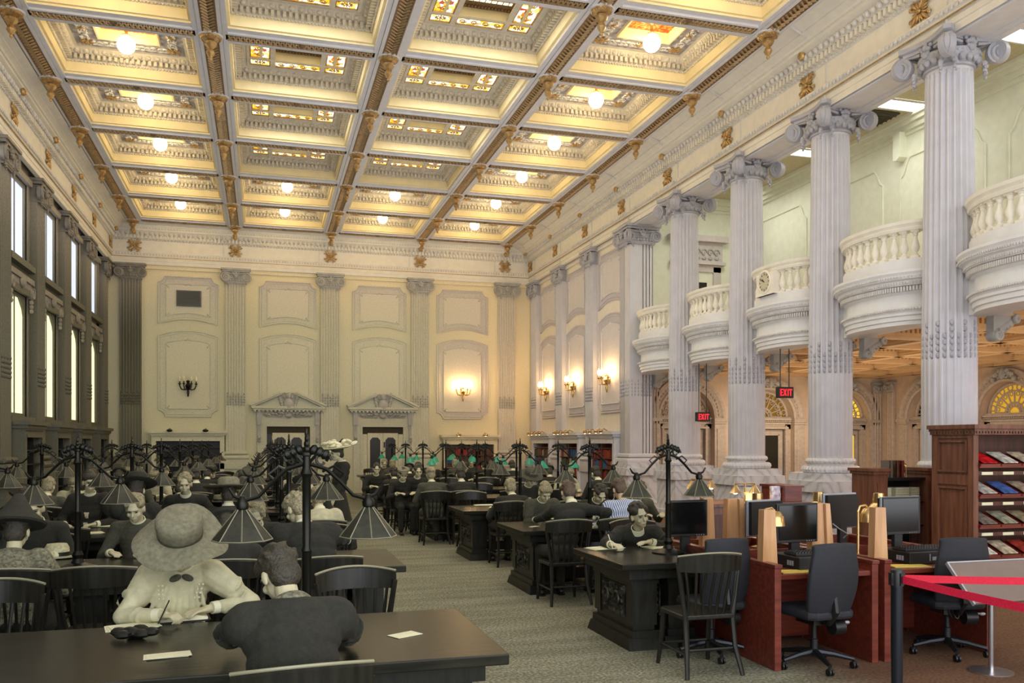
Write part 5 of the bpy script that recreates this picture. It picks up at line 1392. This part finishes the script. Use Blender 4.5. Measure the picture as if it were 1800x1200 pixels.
magc=[(190,30,36),(150,150,128),(170,168,160),(210,200,180),(150,140,110),(176,170,160),(190,176,150),(150,120,80),(70,100,160),(160,60,50),(120,110,100),(170,150,130)]
m_mags=[mat(f'magazine cover {k}',c,.35,var=.35,vs=14) for k,c in enumerate(magc)]
for q,z in enumerate(zsh):
    for k in range(8):
        b=MB(); b.b2((-.105,-.15,0),(.105,.15,.008)); b.b2((-.10,-.145,.008),(.10,.145,.010)); o=b.build('magazine',m_mags[(q*5+k*3)%12],smooth=0,loc=(RX+.215+k*.307,RY0+.125,z+.105))
        o.rotation_euler=(.42,0,0); tag(o,f"magazine on {['top','second','third','bottom'][q]} shelf of walnut rack, {ORD[k+1]} from its end panel",'magazine',f"magazines on the {['top','second','third','bottom'][q]} rack shelf")
# ---- walnut book cabinet and reference desk in the middle distance
t=empty('book_cabinet',(7.86,9.75,0),0,'walnut cabinet with two square posts and black shelf behind the right monitor','cabinet')
for x in (0,.88):
    b=MB(); b.b2((x,0,0),(x+.22,.45,1.36)); b.b2((x-.02,-.02,1.36),(x+.24,.47,1.40)); b.b2((x-.04,-.04,1.40),(x+.26,.49,1.44)); b.b2((x+.05,-.015,.2),(x+.17,0,1.25)); b.build('post',m_walnut,t,0)
b=MB(); b.b2((.221,.05,.0),(.879,.40,.06)); b.b2((.221,.36,.06),(.879,.40,1.27)); b.b2((.221,.05,1.27),(.879,.41,1.31))
for z in (.35,.64,.96): b.b2((.222,.08,z),(.878,.36,z+.02))
b.build('shelf_unit',m_black,t,0)
for k,(x,w_) in enumerate(((.25,.13),(.45,.22),(.70,.14))):
    b=MB()
    for q in range(8): b.b2((x,.12,.985+q*.024),(x+w_,.34,1.004+q*.024))
    o=b.build('paper_stack',m_paper,smooth=0,loc=(7.86,9.75,0)); tag(o,f"{['left','middle','right'][k]} stack of papers in the black shelf of the walnut cabinet",'paper')
for k,x in enumerate((8.15,8.25,8.33)):
    o=put(BK[(11,7,2)[k]][0],'book',None,(x+.12,9.9,1.311)); tag(o,f"{['left','middle','right'][k]} book standing on top of the walnut cabinet",'book')
bell_lamp((8.55,9.95,1.311),0,'small brass lamp on top of the walnut cabinet').scale=(.5,.5,.4)
t=empty('reference_desk',(5.2,9.7,0),0,'walnut reference counter with sloped top before the second nearest column','desk')
b=MB(); b.b2((0,0,0),(1.55,.62,.98)); b.build('body',m_walnut,t,0)
b=MB(); b.b2((-.05,-.06,.981),(1.62,.68,1.02)); b.build('counter',m_walnut,t,0)
b=MB(); b.b2((1.3,.05,1.021),(1.55,.6,1.20)); b.b2((1.28,.03,1.20),(1.57,.62,1.23)); b.build('raised_end',m_cherry,t,0)
b=MB()
for k in range(3): b.b2((.1+k*.5,-.02,.12),(.52+k*.5,-.001,.88))
b.build('raised_panel',m_walnutd,t,0)
def twin_lamp(loc,label):
    t=empty('twin_lamp',loc,0,label,'desk lamp','brass twin headed lamps'); b=MB(); b.lathe([(.06,0),(.06,.012),(.012,.03),(.010,.30)],14); b.tube([(-.14,0,.27),(-.14,0,.30),(.14,0,.30),(.14,0,.27)],.010,6); b.build('stand',m_brass,t)
    for s in (-1,1):
        b=MB(); b.lathe([(.075,.18),(.06,.20),(.02,.27),(.015,.28)],16,(s*.14,0,0)); h=b.build('shade',m_brass,t); b=MB(); b.ell((s*.14,0,.185),(.03,.03,.02),8,5); b.build('bulb',m_bulb,h)
twin_lamp((5.42,9.98,1.02),'brass twin headed lamp with lit bulbs at the left of the reference counter'); twin_lamp((5.98,9.86,.96),'brass twin headed lamp with lit bulbs at the middle of the reference counter')
b=MB(); b.box((0,0,.09),(.16,.02,.18),rx=-.25); b.box((.0,.03,.08),(.15,.02,.16),rx=-.25); tag(b.build('leaflet_holder',m_paper,smooth=0,loc=(6.14,10.0,1.021)),'white leaflet holder on the reference counter','leaflet holder')
b=MB(); b.box((0,0,.1),(.13,.05,.2)); b.box((.02,-.026,.08),(.10,.004,.06)); tag(b.build('brochure_box',mat('red and white brochure',(214,190,196),.5,var=.3,vs=18),smooth=0,loc=(6.42,9.86,1.021)),'red and white brochure box at the right end of the reference counter','brochure box')
# ================================================================ readers
def cap(b,p0,p1,r0,r1=None,n=12):
    p0=Vector(p0);p1=Vector(p1); r1=r0 if r1 is None else r1; d=p1-p0; L_=max(d.length,1e-5); q=d.to_track_quat('Z','Y').to_matrix()
    prof=[(r0*math.cos(a),r0*math.sin(a)) for a in (-1.5,-1.15,-.75,-.35,0)]+[(r1*math.cos(a),L_+r1*math.sin(a)) for a in (0,.35,.75,1.15,1.5)]
    b.lathe(prof,n,p0,q)
def blob(b,voxel,mt,name,it=3,fac=.5):
    me=b.mesh('tmp',None,0,True); o=bpy.data.objects.new('tmp',me); C.objects.link(o)
    m=o.modifiers.new('r','REMESH'); m.mode='VOXEL'; m.voxel_size=voxel; m.use_smooth_shade=True
    if it: s=o.modifiers.new('s','SMOOTH'); s.factor=fac; s.iterations=it
    dg=bpy.context.evaluated_depsgraph_get(); dg.update()
    out=bpy.data.meshes.new_from_object(o.evaluated_get(dg)); bpy.data.objects.remove(o); bpy.data.meshes.remove(me)
    out.name=name; out.materials.clear(); out.materials.append(mt); out.shade_smooth(); return out
m_skin=mat('sepia skin',(196,188,152),.6,var=.04,vs=12); m_hairO=mat('old dark hair',(52,48,36),.6,var=.25,vs=60,bmp=.5,bs=90); m_hairL=mat('old fair hair',(138,130,100),.6,var=.25,vs=60,bmp=.5,bs=90)
m_coat=mat('black olive wool',(38,38,30),.9,var=.15,vs=50,bmp=.25,bs=140); m_coat2=mat('dark grey wool',(70,70,56),.9,var=.15,vs=50,bmp=.25,bs=140)
m_blouse=mat('pale cotton blouse',(186,182,148),.8,var=.08,vs=14,bmp=.35,bs=22); m_collar=mat('white collar',(222,220,188),.7); m_shoe=mat('black shoe leather',(20,20,16),.35)
m_eye=mat('dark eye',(28,26,20),.2); m_lip=mat('lip',(140,124,98),.6); m_fur=mat('grey fur',(110,108,88),.95,var=.3,vs=50,bmp=.8,bs=60)
def stripes():
    m,nt,b=base('blue striped cotton'); t=nt.nodes.new('ShaderNodeTexCoord'); w=nt.nodes.new('ShaderNodeTexWave'); w.inputs['Scale'].default_value=14; w.bands_direction='X'; L(nt,t.outputs['Object'],w.inputs['Vector'])
    L(nt,ramp(nt,w.outputs[0],[(.35,(74,96,136)),(.65,(206,212,222))]),b.inputs['Base Color']); b.inputs['Roughness'].default_value=.8; return m
m_stripe=stripes(); m_denim=mat('blue grey cotton',(70,80,100),.8); m_skinm=mat('warm skin',(206,176,142),.5); m_hairB=mat('brown hair',(84,68,52),.6,var=.25,vs=60,bmp=.5,bs=90)
def ik(S,T,a,c,pole):
    d=T-S; L_=min(d.length,(a+c)*.995); u=d.normalized(); T=S+u*L_
    x=(a*a-c*c+L_*L_)/(2*L_); h=math.sqrt(max(0,a*a-x*x)); p=pole-u*pole.dot(u); p.normalize(); return S+u*x+p*h,T
def hand(b,W,fwd,up,s,mode,k=1.0):
    # palm with five separate fingers; W wrist, fwd finger direction, up back-of-hand normal, s=+1 right hand
    f=fwd.normalized(); u=(up-f*up.dot(f)).normalized(); r=f.cross(u)*s   # r points to the thumb side... little finger is -r
    r=-r
    def at(a,c,h): return W+(f*a+r*c+u*h)*k
    cap(b,at(-.02,0,0),at(.02,0,0),.026*k,.028*k)
    for c in (-.026,-.009,.009,.026): cap(b,at(.02,c*.75,0),at(.088,c,.004),.0145*k,.0115*k,8)
    for i,(c,l) in enumerate(((-.030,.060),(-.010,.074),(.010,.080),(.030,.070))):
        curl=(.25,.35,.3,.2)[i]+(.75 if mode=='pen' else 0)
        p=at(.092,c,.004); d=f
        for q,ll in enumerate((.45,.32,.25)):
            ang=curl*(q+.6); dd=(f*math.cos(ang)-u*math.sin(ang)).normalized(); p2=p+dd*l*ll*k; cap(b,p,p2,(.0098-.0009*q)*k,(.0092-.0009*q)*k,8); p=p2
    p=at(.025,.026,-.008); d1=(f*.62+r*.70-u*.30).normalized(); p2=p+d1*.042*k; cap(b,p,p2,.0135*k,.011*k,8)
    d2=(f*.9+r*(.1 if mode!='pen' else -.3)-u*.35).normalized(); cap(b,p2,p2+d2*.036*k,.0105*k,.0085*k,8)
def person(seat,rz,head,hands,label,coat=m_coat,legs=None,hair=m_hairO,skin=m_skin,hat=None,female=False,collar=True,vox=.011,pitch=.45,yaw=0,roll=0,tie=False,group=None,stand=False,mode=('rest','rest'),elbow_out=.55,beads=False,ruff=False,bulk=0.0):
    legs=legs or coat; t=empty('person',(seat[0],seat[1],0),rz,label,'person',group)
    cz,sz=math.cos(rz),math.sin(rz)
    def loc(p): x,y=p[0]-seat[0],p[1]-seat[1]; return Vector((cz*x+sz*y,-sz*x+cz*y,p[2]))
    def spec(h): # (px,py,Y) pixel spec, or a local vector
        return loc(pix_on(h[0],h[1],Y=h[2])) if h[0]>9 else Vector(h)
    P=Vector((0,0,.57 if not stand else .92)); H=spec(head)
    Rh=Euler((-pitch,roll,yaw)).to_matrix()
    N=H+Rh@Vector((0,-.035,-.125))+Vector((0,-.035,-.04))
    d=N-P
    if d.length>.60 and not stand: N=P+d.normalized()*.60; H=N-(Rh@Vector((0,-.035,-.125))+Vector((0,-.035,-.04)))
    mid=(P+N)/2+Vector((0,-.04-.10*max(0,.56-(N-P).length)/.2,.02))
    def sp(u): return P*(1-u)**2+mid*2*u*(1-u)*1.0+N*u*u
    up=(N-sp(.7)).normalized(); X=Vector((1,0,0))
    fr=.90 if female else 1.0
    shs={s:sp(.87)+X*s*.185*fr+up*.005 for s in (-1,1)}
    def torso(b,g):
        for u,rx,ry in ((0,.165,.125),(.2,.155,.115),(.38,.145 if not female else .125,.11),(.55,.16*fr,.118),(.72,.175*fr,.12),(.85,.165*fr,.10)):
            p=sp(u); tn=(sp(min(1,u+.05))-sp(max(0,u-.05))).normalized(); m=tn.to_track_quat('Z','X').to_matrix()
            yv=tn.cross(X).normalized()*-1; m=Matrix((X,tn.cross(X).normalized(),tn)).transposed()
            b.ell(p,(rx+g,ry+g,.105+g*.5),16,9,m)
        for s in (-1,1):
            cap(b,sp(.90)+X*s*.05,shs[s],.055+g,.062+g)
        if female: 
            b.ell(sp(.64)+up.cross(X)*(.075),(.135+g,.07,.09),14,8); b.ell(sp(.40)+up.cross(X)*(.05),(.14+g,.09,.13),14,8)
            if g>0 and vox<.01:
                for k in range(-4,5):
                    bx=k*.034; cap(b,sp(.86)+X*bx*.8+up.cross(X)*(.105),sp(.62)+X*bx*1.1+up.cross(X)*(.148),.007,.013,8); cap(b,sp(.62)+X*bx*1.1+up.cross(X)*(.148),sp(.25)+X*bx*.95+up.cross(X)*(.15),.013,.009,8)
    arms={}
    for i,s in enumerate((-1,1)):
        hs=hands[i] if hands and hands[i] is not None else None
        if hs is None: W=Vector((s*.17,.30,.80)) if not stand else Vector((s*.24,.10,.86))
        else: W=(loc(pix_on(hs[0],hs[1],Z=hs[2])) if hs[0]>9 else Vector(hs))
        S=shs[s]; fw0=(W-S); W=W-Vector((0,0,0))
        E,W2=ik(S,W,.285,.255,Vector((s*elbow_out,-.25,-.75)))
        arms[s]=(S,E,W2)
    lg={}
    for s in (-1,1):
        if stand: hp=P+X*s*.09; kn=Vector((s*.09,.03,.50)); an=Vector((s*.09,-.02,.09))
        else: hp=P+X*s*.09+Vector((0,.02,-.02)); kn=Vector((s*.12,.43,.535)); an=Vector((s*.12,.40,.09))
        lg[s]=(hp,kn,an)
    # body: one continuous surface
    b=MB(); torso(b,-.02)
    cap(b,sp(.93),H+Rh@Vector((0,-.03,-.07)),.052,.050)
    def hd(v): return H+Rh@Vector(v)
    b.ell(hd((0,-.012,.022)),(.074,.094,.092),18,12,Rh); b.ell(hd((0,.022,-.042)),(.058,.066,.070),14,9,Rh); b.ell(hd((0,.052,-.088)),(.030,.030,.024),10,7,Rh)
    cap(b,hd((0,.086,.012)),hd((0,.108,-.026)),.009,.014,8); b.ell(hd((0,.078,.028)),(.052,.018,.014),10,6,Rh)
    for s in (-1,1):
        b.ell(hd((s*.076,-.012,-.012)),(.012,.022,.034),8,6,Rh); b.ell(hd((s*.040,.062,-.030)),(.022,.022,.022),8,6,Rh)
    b.ell(hd((0,.080,-.062)),(.024,.014,.008),8,5,Rh); b.ell(hd((0,.078,-.075)),(.020,.014,.008),8,5,Rh)
    for i,s in enumerate((-1,1)):
        S,E,W=arms[s]; cap(b,S,E,.042,.036); cap(b,E,W,.036,.025)
        fd=(W-E); fd=Vector((fd.x*.5-s*.12*(not stand),fd.y+.05,fd.z*.25-.015)) if not stand else fd
        hand(b,W+fd.normalized()*.015,fd,Vector((s*.25,-.1,1)) if not stand else Vector((s,0,.1)),s,mode[i],.98 if not female else .90)
        hp,kn,an=lg[s]; cap(b,hp,kn,.062,.050); cap(b,kn,an,.045,.034)
    o=bpy.data.objects.new('body',blob(b,vox*.62,skin,'body',2)); C.objects.link(o); o.parent=t
    for s in (-1,1):
        b=MB(); b.ell(hd((s*.030,.077,.004)),(.012,.008,.006),8,6,Rh); b.build('eye',m_eye,t)
    b=MB(); b.tube([hd((s*.022,.091-.01*abs(s),-.068)) for s in (-1,-.5,0,.5,1)],.004,5); b.build('mouth',m_lip,t)
    b=MB()
    for s in (-1,1): b.tube([hd((s*.014,.094,.022)),hd((s*.032,.090,.027)),hd((s*.050,.078,.021))],.004,5)
    b.build('eyebrow',hair,t)
    # jacket / blouse
    b=MB(); torso(b,.016+bulk)
    for s in (-1,1):
        S,E,W=arms[s]; puff=(.026 if female else 0)+bulk; cap(b,S,S.lerp(E,.5),.068+puff,.060+puff*.6); cap(b,S.lerp(E,.4),E,.060,.052); cap(b,E,E.lerp(W,.93),.054,.036)
        if vox<.0105:
            for q in range(9):   # sleeve creases
                A_,B_=(S,E) if q<5 else (E,W); u_=.2+.17*(q if q<5 else q-5); c_=A_.lerp(B_,u_); dr=(B_-A_).normalized(); n1=dr.cross(Vector((0,0,1))).normalized(); n2=dr.cross(n1); rr_=(.062+puff*.6 if q<5 else .050-.012*u_)
                a0=q*1.7; b.tube([c_+(n1*math.cos(a)+n2*math.sin(a))*rr_+dr*.02*math.sin(a*1.3) for a in [a0+i*.35 for i in range(9)]],[.004,.006,.008,.009,.009,.009,.008,.006,.004],6)
    if not female and not stand:
        for s in (-1,1): cap(b,P+X*s*.13+Vector((0,-.03,.02)),P+X*s*.12+Vector((0,-.08,-.09)),.06,.05)
    o=bpy.data.objects.new('jacket' if not female else 'blouse',blob(b,vox,coat,'jacket',3 if not beads else 1)); C.objects.link(o); o.parent=t
    if collar:
        b=MB(); nb=sp(.95)+up*.035; ax=(H-sp(.9)).normalized(); m=ax.to_track_quat('Z','Y').to_matrix()
        b.lathe([(.070,-.02),(.074,-.018),(.064,.035),(.058,.036),(.062,-.01)],20,nb,m); b.build('collar',m_collar,t)
        for s in (-1,1):
            S,E,W=arms[s]; b=MB(); d_=(W-E).normalized(); b.lathe([(.034,-.03),(.038,-.028),(.036,.012),(.031,.012)],14,E.lerp(W,.95),d_.to_track_quat('Z','Y').to_matrix()); b.build('cuff',m_collar,t)
    if ruff:
        b=MB(); nb=sp(.95)+up*.02; ax=(H-sp(.9)).normalized(); b.lathe([(.07,-.03),(.098,-.02),(.10,.01),(.085,.035),(.066,.04),(.062,.0)],24,nb,ax.to_track_quat('Z','Y').to_matrix()); b.build('coat_collar',m_fur,t)
    # legs
    b=MB(); b.ell(P+Vector((0,0,-.02)),(.175,.14,.115),14,9)
    for s in (-1,1):
        hp,kn,an=lg[s]; cap(b,hp,kn,.088,.068); cap(b,kn,an+Vector((0,0,.02)),.066,.055)
    if female:
        if stand: b.lathe([(.36,.02),(.34,.2),(.25,.6),(.17,.95),(.15,1.0)],20)
        else: b.lathe([(.30,.03),(.30,.3),(.24,.52)],18,(0,.30,0)); b.ell((0,.2,.48),(.24,.28,.12),14,8)
    o=bpy.data.objects.new('skirt' if female else 'trousers',blob(b,vox*1.4,legs,'trousers',3)); C.objects.link(o); o.parent=t
    for s in (-1,1):
        an=lg[s][2]; b=MB(); cap(b,an+Vector((0,-.03,-.05)),an+Vector((0,.13,-.058)),.038,.030); b.b2((an.x-.035,an.y-.07,0.0),(an.x+.035,an.y+.15,.02)); b.build('shoe',m_shoe,t)
    # hair
    b=MB(); b.ell(hd((0,-.028,.045)),(.084,.094,.088),16,10,Rh); b.ell(hd((0,-.058,-.018)),(.078,.062,.078),12,8,Rh)
    rh=random.Random(int(abs(seat[0]*97+seat[1]*31)))
    for k in range(34):
        a,e=rh.uniform(0,2*PI),rh.uniform(.05,1.45); b.ell(hd((.08*math.cos(a)*math.cos(e),-.03+.09*math.sin(a)*math.cos(e),.045+.088*math.sin(e))) if math.sin(a)<.55 or e>.6 else hd((0,-.03,.11)),(.022,.03,.014),6,4,Euler((rh.uniform(-1,1),rh.uniform(-1,1),a)).to_matrix())
    for s in (-1,1): b.ell(hd((s*.058,.018,.062)),(.032,.06,.04),10,7,Rh)
    if female: b.ell(hd((0,-.06,.10)),(.06,.06,.045),12,8,Rh); b.ell(hd((0,.02,.075)),(.085,.07,.05),12,8,Rh)
    o=bpy.data.objects.new('hair',blob(b,max(vox*.9,.008),hair,'hair',2)); C.objects.link(o); o.parent=t
    if hat:
        kind,hm=hat; m=Rh
        if kind=='wide':
            b=MB()
            P_=[]
            for r,z in ((.09,.115),(.14,.115),(.20,.10),(.255,.075),(.26,.068),(.25,.062),(.19,.085),(.10,.098)):
                P_.append([hd((r*math.cos(a),-.02+r*math.sin(a)*.95,z-.035*math.cos(2*a)*(r/.26)**2+.03*math.sin(3*a+1)*(r/.26)**3)) for a in [2*PI*k/40 for k in range(40)]])
            b.sweep(P_,True); h=b.build('hat',hm,t,50)
            b=MB(); b.lathe([(.105,.09),(.122,.12),(.130,.19),(.126,.225),(.108,.245),(.01,.25)],28,hd((0,-.03,0)),m); b.build('hat_crown',hm,h,50)
            b=MB(); b.lathe([(.110,.10),(.124,.105),(.126,.135),(.112,.135)],28,hd((0,-.03,0)),m); b.build('hat_band',m_coat2,h)
        if kind=='feather':
            b=MB(); b.lathe([(.08,.08),(.16,.075),(.235,.10),(.23,.11),(.16,.095),(.11,.11)],26,hd((0,-.02,.0)),m); h=b.build('hat',hm,t,50)
            b=MB(); r2=random.Random(5)
            for k in range(26): b.ell(hd((r2.gauss(0,.085),r2.gauss(-.02,.085),.12+r2.uniform(0,.09))),(.065,.045,.028),8,6,Euler((r2.uniform(-.5,.5),r2.uniform(-.5,.5),r2.uniform(0,3))).to_matrix())
            b.build('hat_trim',hm,h)
            b=MB(); b.tube([hd((.1,-.1,.17)),hd((.02,-.14,.22)),hd((-.10,-.12,.20))],.015,6); b.build('feather',m_coat,h)
        if kind in('dark','flat'):
            b=MB(); rr=.20 if kind=='dark' else .26
            b.lathe([(.07,.075),(rr,.07),(rr+.01,.08),(.12,.095),(.115,.16),(.09,.185),(.01,.19)],26,hd((0,-.025,.0)),m); b.build('hat',hm,t,50)
        if kind=='cone':
            b=MB(); b.lathe([(.05,.05),(.19,.04),(.20,.055),(.10,.15),(.03,.27),(.005,.28)],26,hd((0,-.04,.0)),m); b.build('hat',hm,t,50)
        if kind=='cap':
            b=MB(); b.lathe([(.09,.07),(.125,.09),(.12,.12),(.01,.13)],22,hd((0,-.02,.0)),m); b.ell(hd((0,.09,.085)),(.07,.06,.008),10,5,m); b.build('hat',hm,t,50)
    if beads:
        b=MB()
        for s in (-1,1):
            for k in range(7):
                for q in (-1,1): b.ell(sp(.92-.06*k)+X*(s*(.11-.004*k)+q*.011)+up.cross(X)*(.128),.007,6,4)
        b.build('beading',m_collar,t)
        b=MB()
        for s in (-1,1): b.ell(sp(.99)+X*s*.034+up.cross(X)*(.105),(.036,.016,.020),9,6,Matrix.Rotation(s*.4,3,'Y'))
        b.build('bow',m_coat2,t)
    return t
NS=[]   # occupied seats, so that the rest of the chairs can be placed
def pxX(px,Y): return pix_on(px,700,Y=Y).x
def seatp(px,Y): x=pxX(px,Y); NS.append((x,Y)); return (x,Y)
LAPS=[]
def reader(px,Y,rz,head,hands,label,**k):
    s=seatp(px,Y); ch=k.pop('chair',None); p=person(s,rz,head,hands,label,**k)
    dy=.02
    chair(s[0],s[1]-dy*math.cos(rz),rz,ch or ('wooden reading chair carrying '+label.replace('person','the person'))[:200]); return p
def short(l,n=16): return ' '.join(l.split()[:n])
_c=chair
def chair(x,y,rz,label): return _c(x,y,rz,short(label,16))
F=PI
reader(305,5.56,F,(318,968,5.30),[(372,1068,.82),(283,1080,.82)],'person in a pale blouse and wide brimmed hat, bent over an open book',coat=m_blouse,legs=m_coat2,hat=('wide',m_felt),female=True,pitch=.70,vox=.0085,mode=('rest','pen'),elbow_out=1.6,beads=True,chair='wooden chair behind the person in the wide brimmed hat')
reader(520,3.64,.10,(490,1012,4.02),[(372,1118,.81),(620,1120,.81)],'person in a dark coat, back turned, at the nearest table',pitch=.65,vox=.0085,hair=m_hairO,yaw=.35,elbow_out=1.5,collar=False,ruff=True,bulk=.022,chair='nearest wooden chair, under the person with back turned')
reader(565,6.80,.12,(520,893,7.12),[(432,958,.81),(640,962,.81)],'person in a black coat and white collar, back turned, at the second left table',pitch=.55,yaw=.5,hair=m_hairL,vox=.010,bulk=.022,elbow_out=1.4,chair='wooden chair under the black coated person at the second left table')
reader(455,8.70,F,(450,905,8.32),[(440,952,.81),(403,950,.81)],'person with head bent low over a book behind the left cone shade',pitch=.7,hair=m_hairL,vox=.010,chair='wooden chair behind the reader bent low over a book')
reader(28,6.75,0,(30,935,6.95),[(-.2,.35,.82),(.2,.35,.82)],'person in pointed dark hat and grey fur collar at the left edge',coat=m_fur,legs=m_coat,hat=('cone',m_coat),female=True,pitch=.35,collar=False,chair='wooden chair under the fur collared reader at the left edge')
reader(246,9.85,0,(240,862,10.05),[(188,913,.82),(.15,.34,.82)],'person in wide black hat, back turned, hand on white papers',hat=('dark',m_coat),female=True,pitch=.4,chair='wooden chair under the reader in a wide black hat')
reader(150,11.75,F,(160,832,11.5),[None,None],'person in black dress with pointed white collar, facing, by the windows',female=True,pitch=.2,yaw=.3,chair='wooden chair behind the reader with pointed white collar')
reader(335,11.75,F,(325,850,11.42),[None,None],'person in open dark jacket facing the camera, right of the two lampshades',pitch=.3,hair=m_hairL,chair='wooden chair behind the open jacketed facing reader')
reader(405,9.85,0,(402,868,10.02),[None,None],'person in broad grey flat hat, back turned, at the third left table',hat=('flat',m_felt),female=True,pitch=.15,chair='wooden chair under the reader in a broad grey hat')
p_=pix_on(590,700,Y=14.6)
person((p_.x,p_.y),PI/2+.2,(592,797,14.6),[None,None],'standing person in dark dress and big white plumed hat beside the aisle',female=True,stand=True,hat=('feather',m_collar),pitch=.15,coat=m_coat,hair=m_hairO)
reader(664,19.95,F,(662,824,19.75),[None,None],'person in dark suit facing the camera, leftmost at the fifth right table',pitch=.25)
reader(695,18.0,0,(692,832,18.15),[None,None],'person in dark suit, back turned, at the fifth right table end',pitch=.3)
reader(710,17.05,F,(709,834,16.85),[None,None],'person with pale hat facing the camera at the fourth right table',pitch=.4,hat=('cap',m_felt))
reader(738,17.05,F,(735,828,16.85),[None,None],'person in white shirt front facing the camera at the fourth right table',pitch=.3,tie=True)
reader(762,15.15,0,(757,834,15.32),[None,None],'person in grey suit, back turned, at the end of the fourth right table',coat=m_coat2,hair=m_hairL,pitch=.2)
reader(892,12.22,0,(897,857,12.45),[None,None],'person in dark coat, back turned, at the third right table',pitch=.4,hair=m_hairL)
reader(962,11.1,F,(958,866,10.85),[None,None],'person with fair hair facing the camera behind the second right table',hair=m_hairL,female=True,pitch=.6,coat=m_coat2)
reader(988,9.20,0,(998,866,9.48),[(930,918,.82),(1050,925,.82)],'person in big dark coat, back turned, at the second right table',pitch=.55,vox=.010,hair=m_hairB)
reader(1128,8.40,F,(1122,899,7.82),[(1145,952,.815),(1074,957,.815)],'person in dark suit writing with a pen at the short carved table',pitch=.12,yaw=.10,roll=.22,vox=.0085,mode=('rest','pen'),elbow_out=2.2,bulk=.012,chair='wooden chair behind the writing person at the short table')
b=MB(); a_=pix_on(1072,955,Z=.84); b.tube([(a_.x-.01,a_.y-.10,.80),(a_.x-.03,a_.y-.03,.93)],.004,6); tag(b.build('pen',m_paper),'thin pale pen held upright in the hand of the writing person','pen')
b=MB(); a_=pix_on(281,1077,Z=.83); b.tube([(a_.x,a_.y-.08,.785),(a_.x+.05,a_.y-.01,.90)],.004,6); tag(b.build('pen',m_oldwood),'dark pen in the hand of the person in the wide brimmed hat','pen')
reader(1078,9.25,0,(1092,846,9.62),[None,None],'person in blue striped shirt, back turned, before the pier',coat=m_stripe,legs=m_denim,hair=m_hairB,skin=m_skinm,pitch=.6,collar=False)
reader(1052,11.1,F,(1055,868,10.8),[None,None],'person in dark suit bent over papers left of the striped shirt',pitch=.7,hair=m_hairO)
reader(1128,11.1,F,(1124,862,10.85),[None,None],'person with brown hair, facing, right of the striped shirt',pitch=.35,hair=m_hairB,coat=m_coat2)
# ---- further readers down the hall: built once per kind, then copied seat by seat
def clear(x,y): return all(abs(x-a)>.5 or abs(y-c)>.55 for a,c in NS)
kinds=[]
for q,(kw,nm) in enumerate(((dict(),'dark suit'),(dict(coat=m_coat2,hair=m_hairL),'grey jacket'),(dict(female=True,hat=('dark',m_coat2)),'dark hat'),(dict(female=True,hair=m_hairL,coat=m_blouse,legs=m_coat),'pale blouse'),(dict(hat=('cap',m_coat)),'dark cap'))):
    p=person((0,0),0,(0,.16,1.20-.02*q),[None,None],'x',pitch=.35+.06*q,vox=.016,**kw); kinds.append((Proto(p),nm))
r3=random.Random(11)
def fill(rows,xs,side,skip=0,pf=.62):
    for k,y in enumerate(rows):
        if k<skip: continue
        for face in (0,1):
            if side=='right' and k<3 and face==0 and k==1: pass
            yy=y+.94 if face else y-.94
            for q,x in enumerate(xs):
                if not clear(x,yy) or (side=='right' and x>2.6+RLEN[k]): continue
                rz=F if face else 0
                where=f"{ORD[k+1]} {side} table, {ORD[q+1]} seat from aisle, {'facing' if face else 'back turned'}"
                if r3.random()<pf and k<7:
                    pr,nm=kinds[r3.randrange(5)]; pr.at((x,yy,0),rz+r3.uniform(-.15,.15),f"person in {nm}, {where}",'readers further down the hall')
                    chair(x,yy,rz,f"occupied wooden chair, {where}")
                else: chair(x,yy+(.12 if face else -.12),rz+r3.uniform(-.2,.2),f"empty wooden chair, {where}")
                NS.append((x,yy))
fill(ROWS_L,[.62,-.25,-1.1,-1.95,-2.8],'left',1)
fill(ROWS_R,[3.45,4.35,5.25,6.1],'right',1,.55)
chair(-1.55,5.66,F,'empty wooden chair left of the person in the wide brimmed hat, behind the nearest table')
chair(.62,5.60,F+.1,'empty wooden chair right of the person in the wide brimmed hat')
chair(3.30,6.16,.0,'empty old wooden chair with bowed top rail before the short carved table')
chair(3.05,9.25,.1,'empty wooden chair at the aisle corner of the second right table') if clear(3.05,9.25) else None
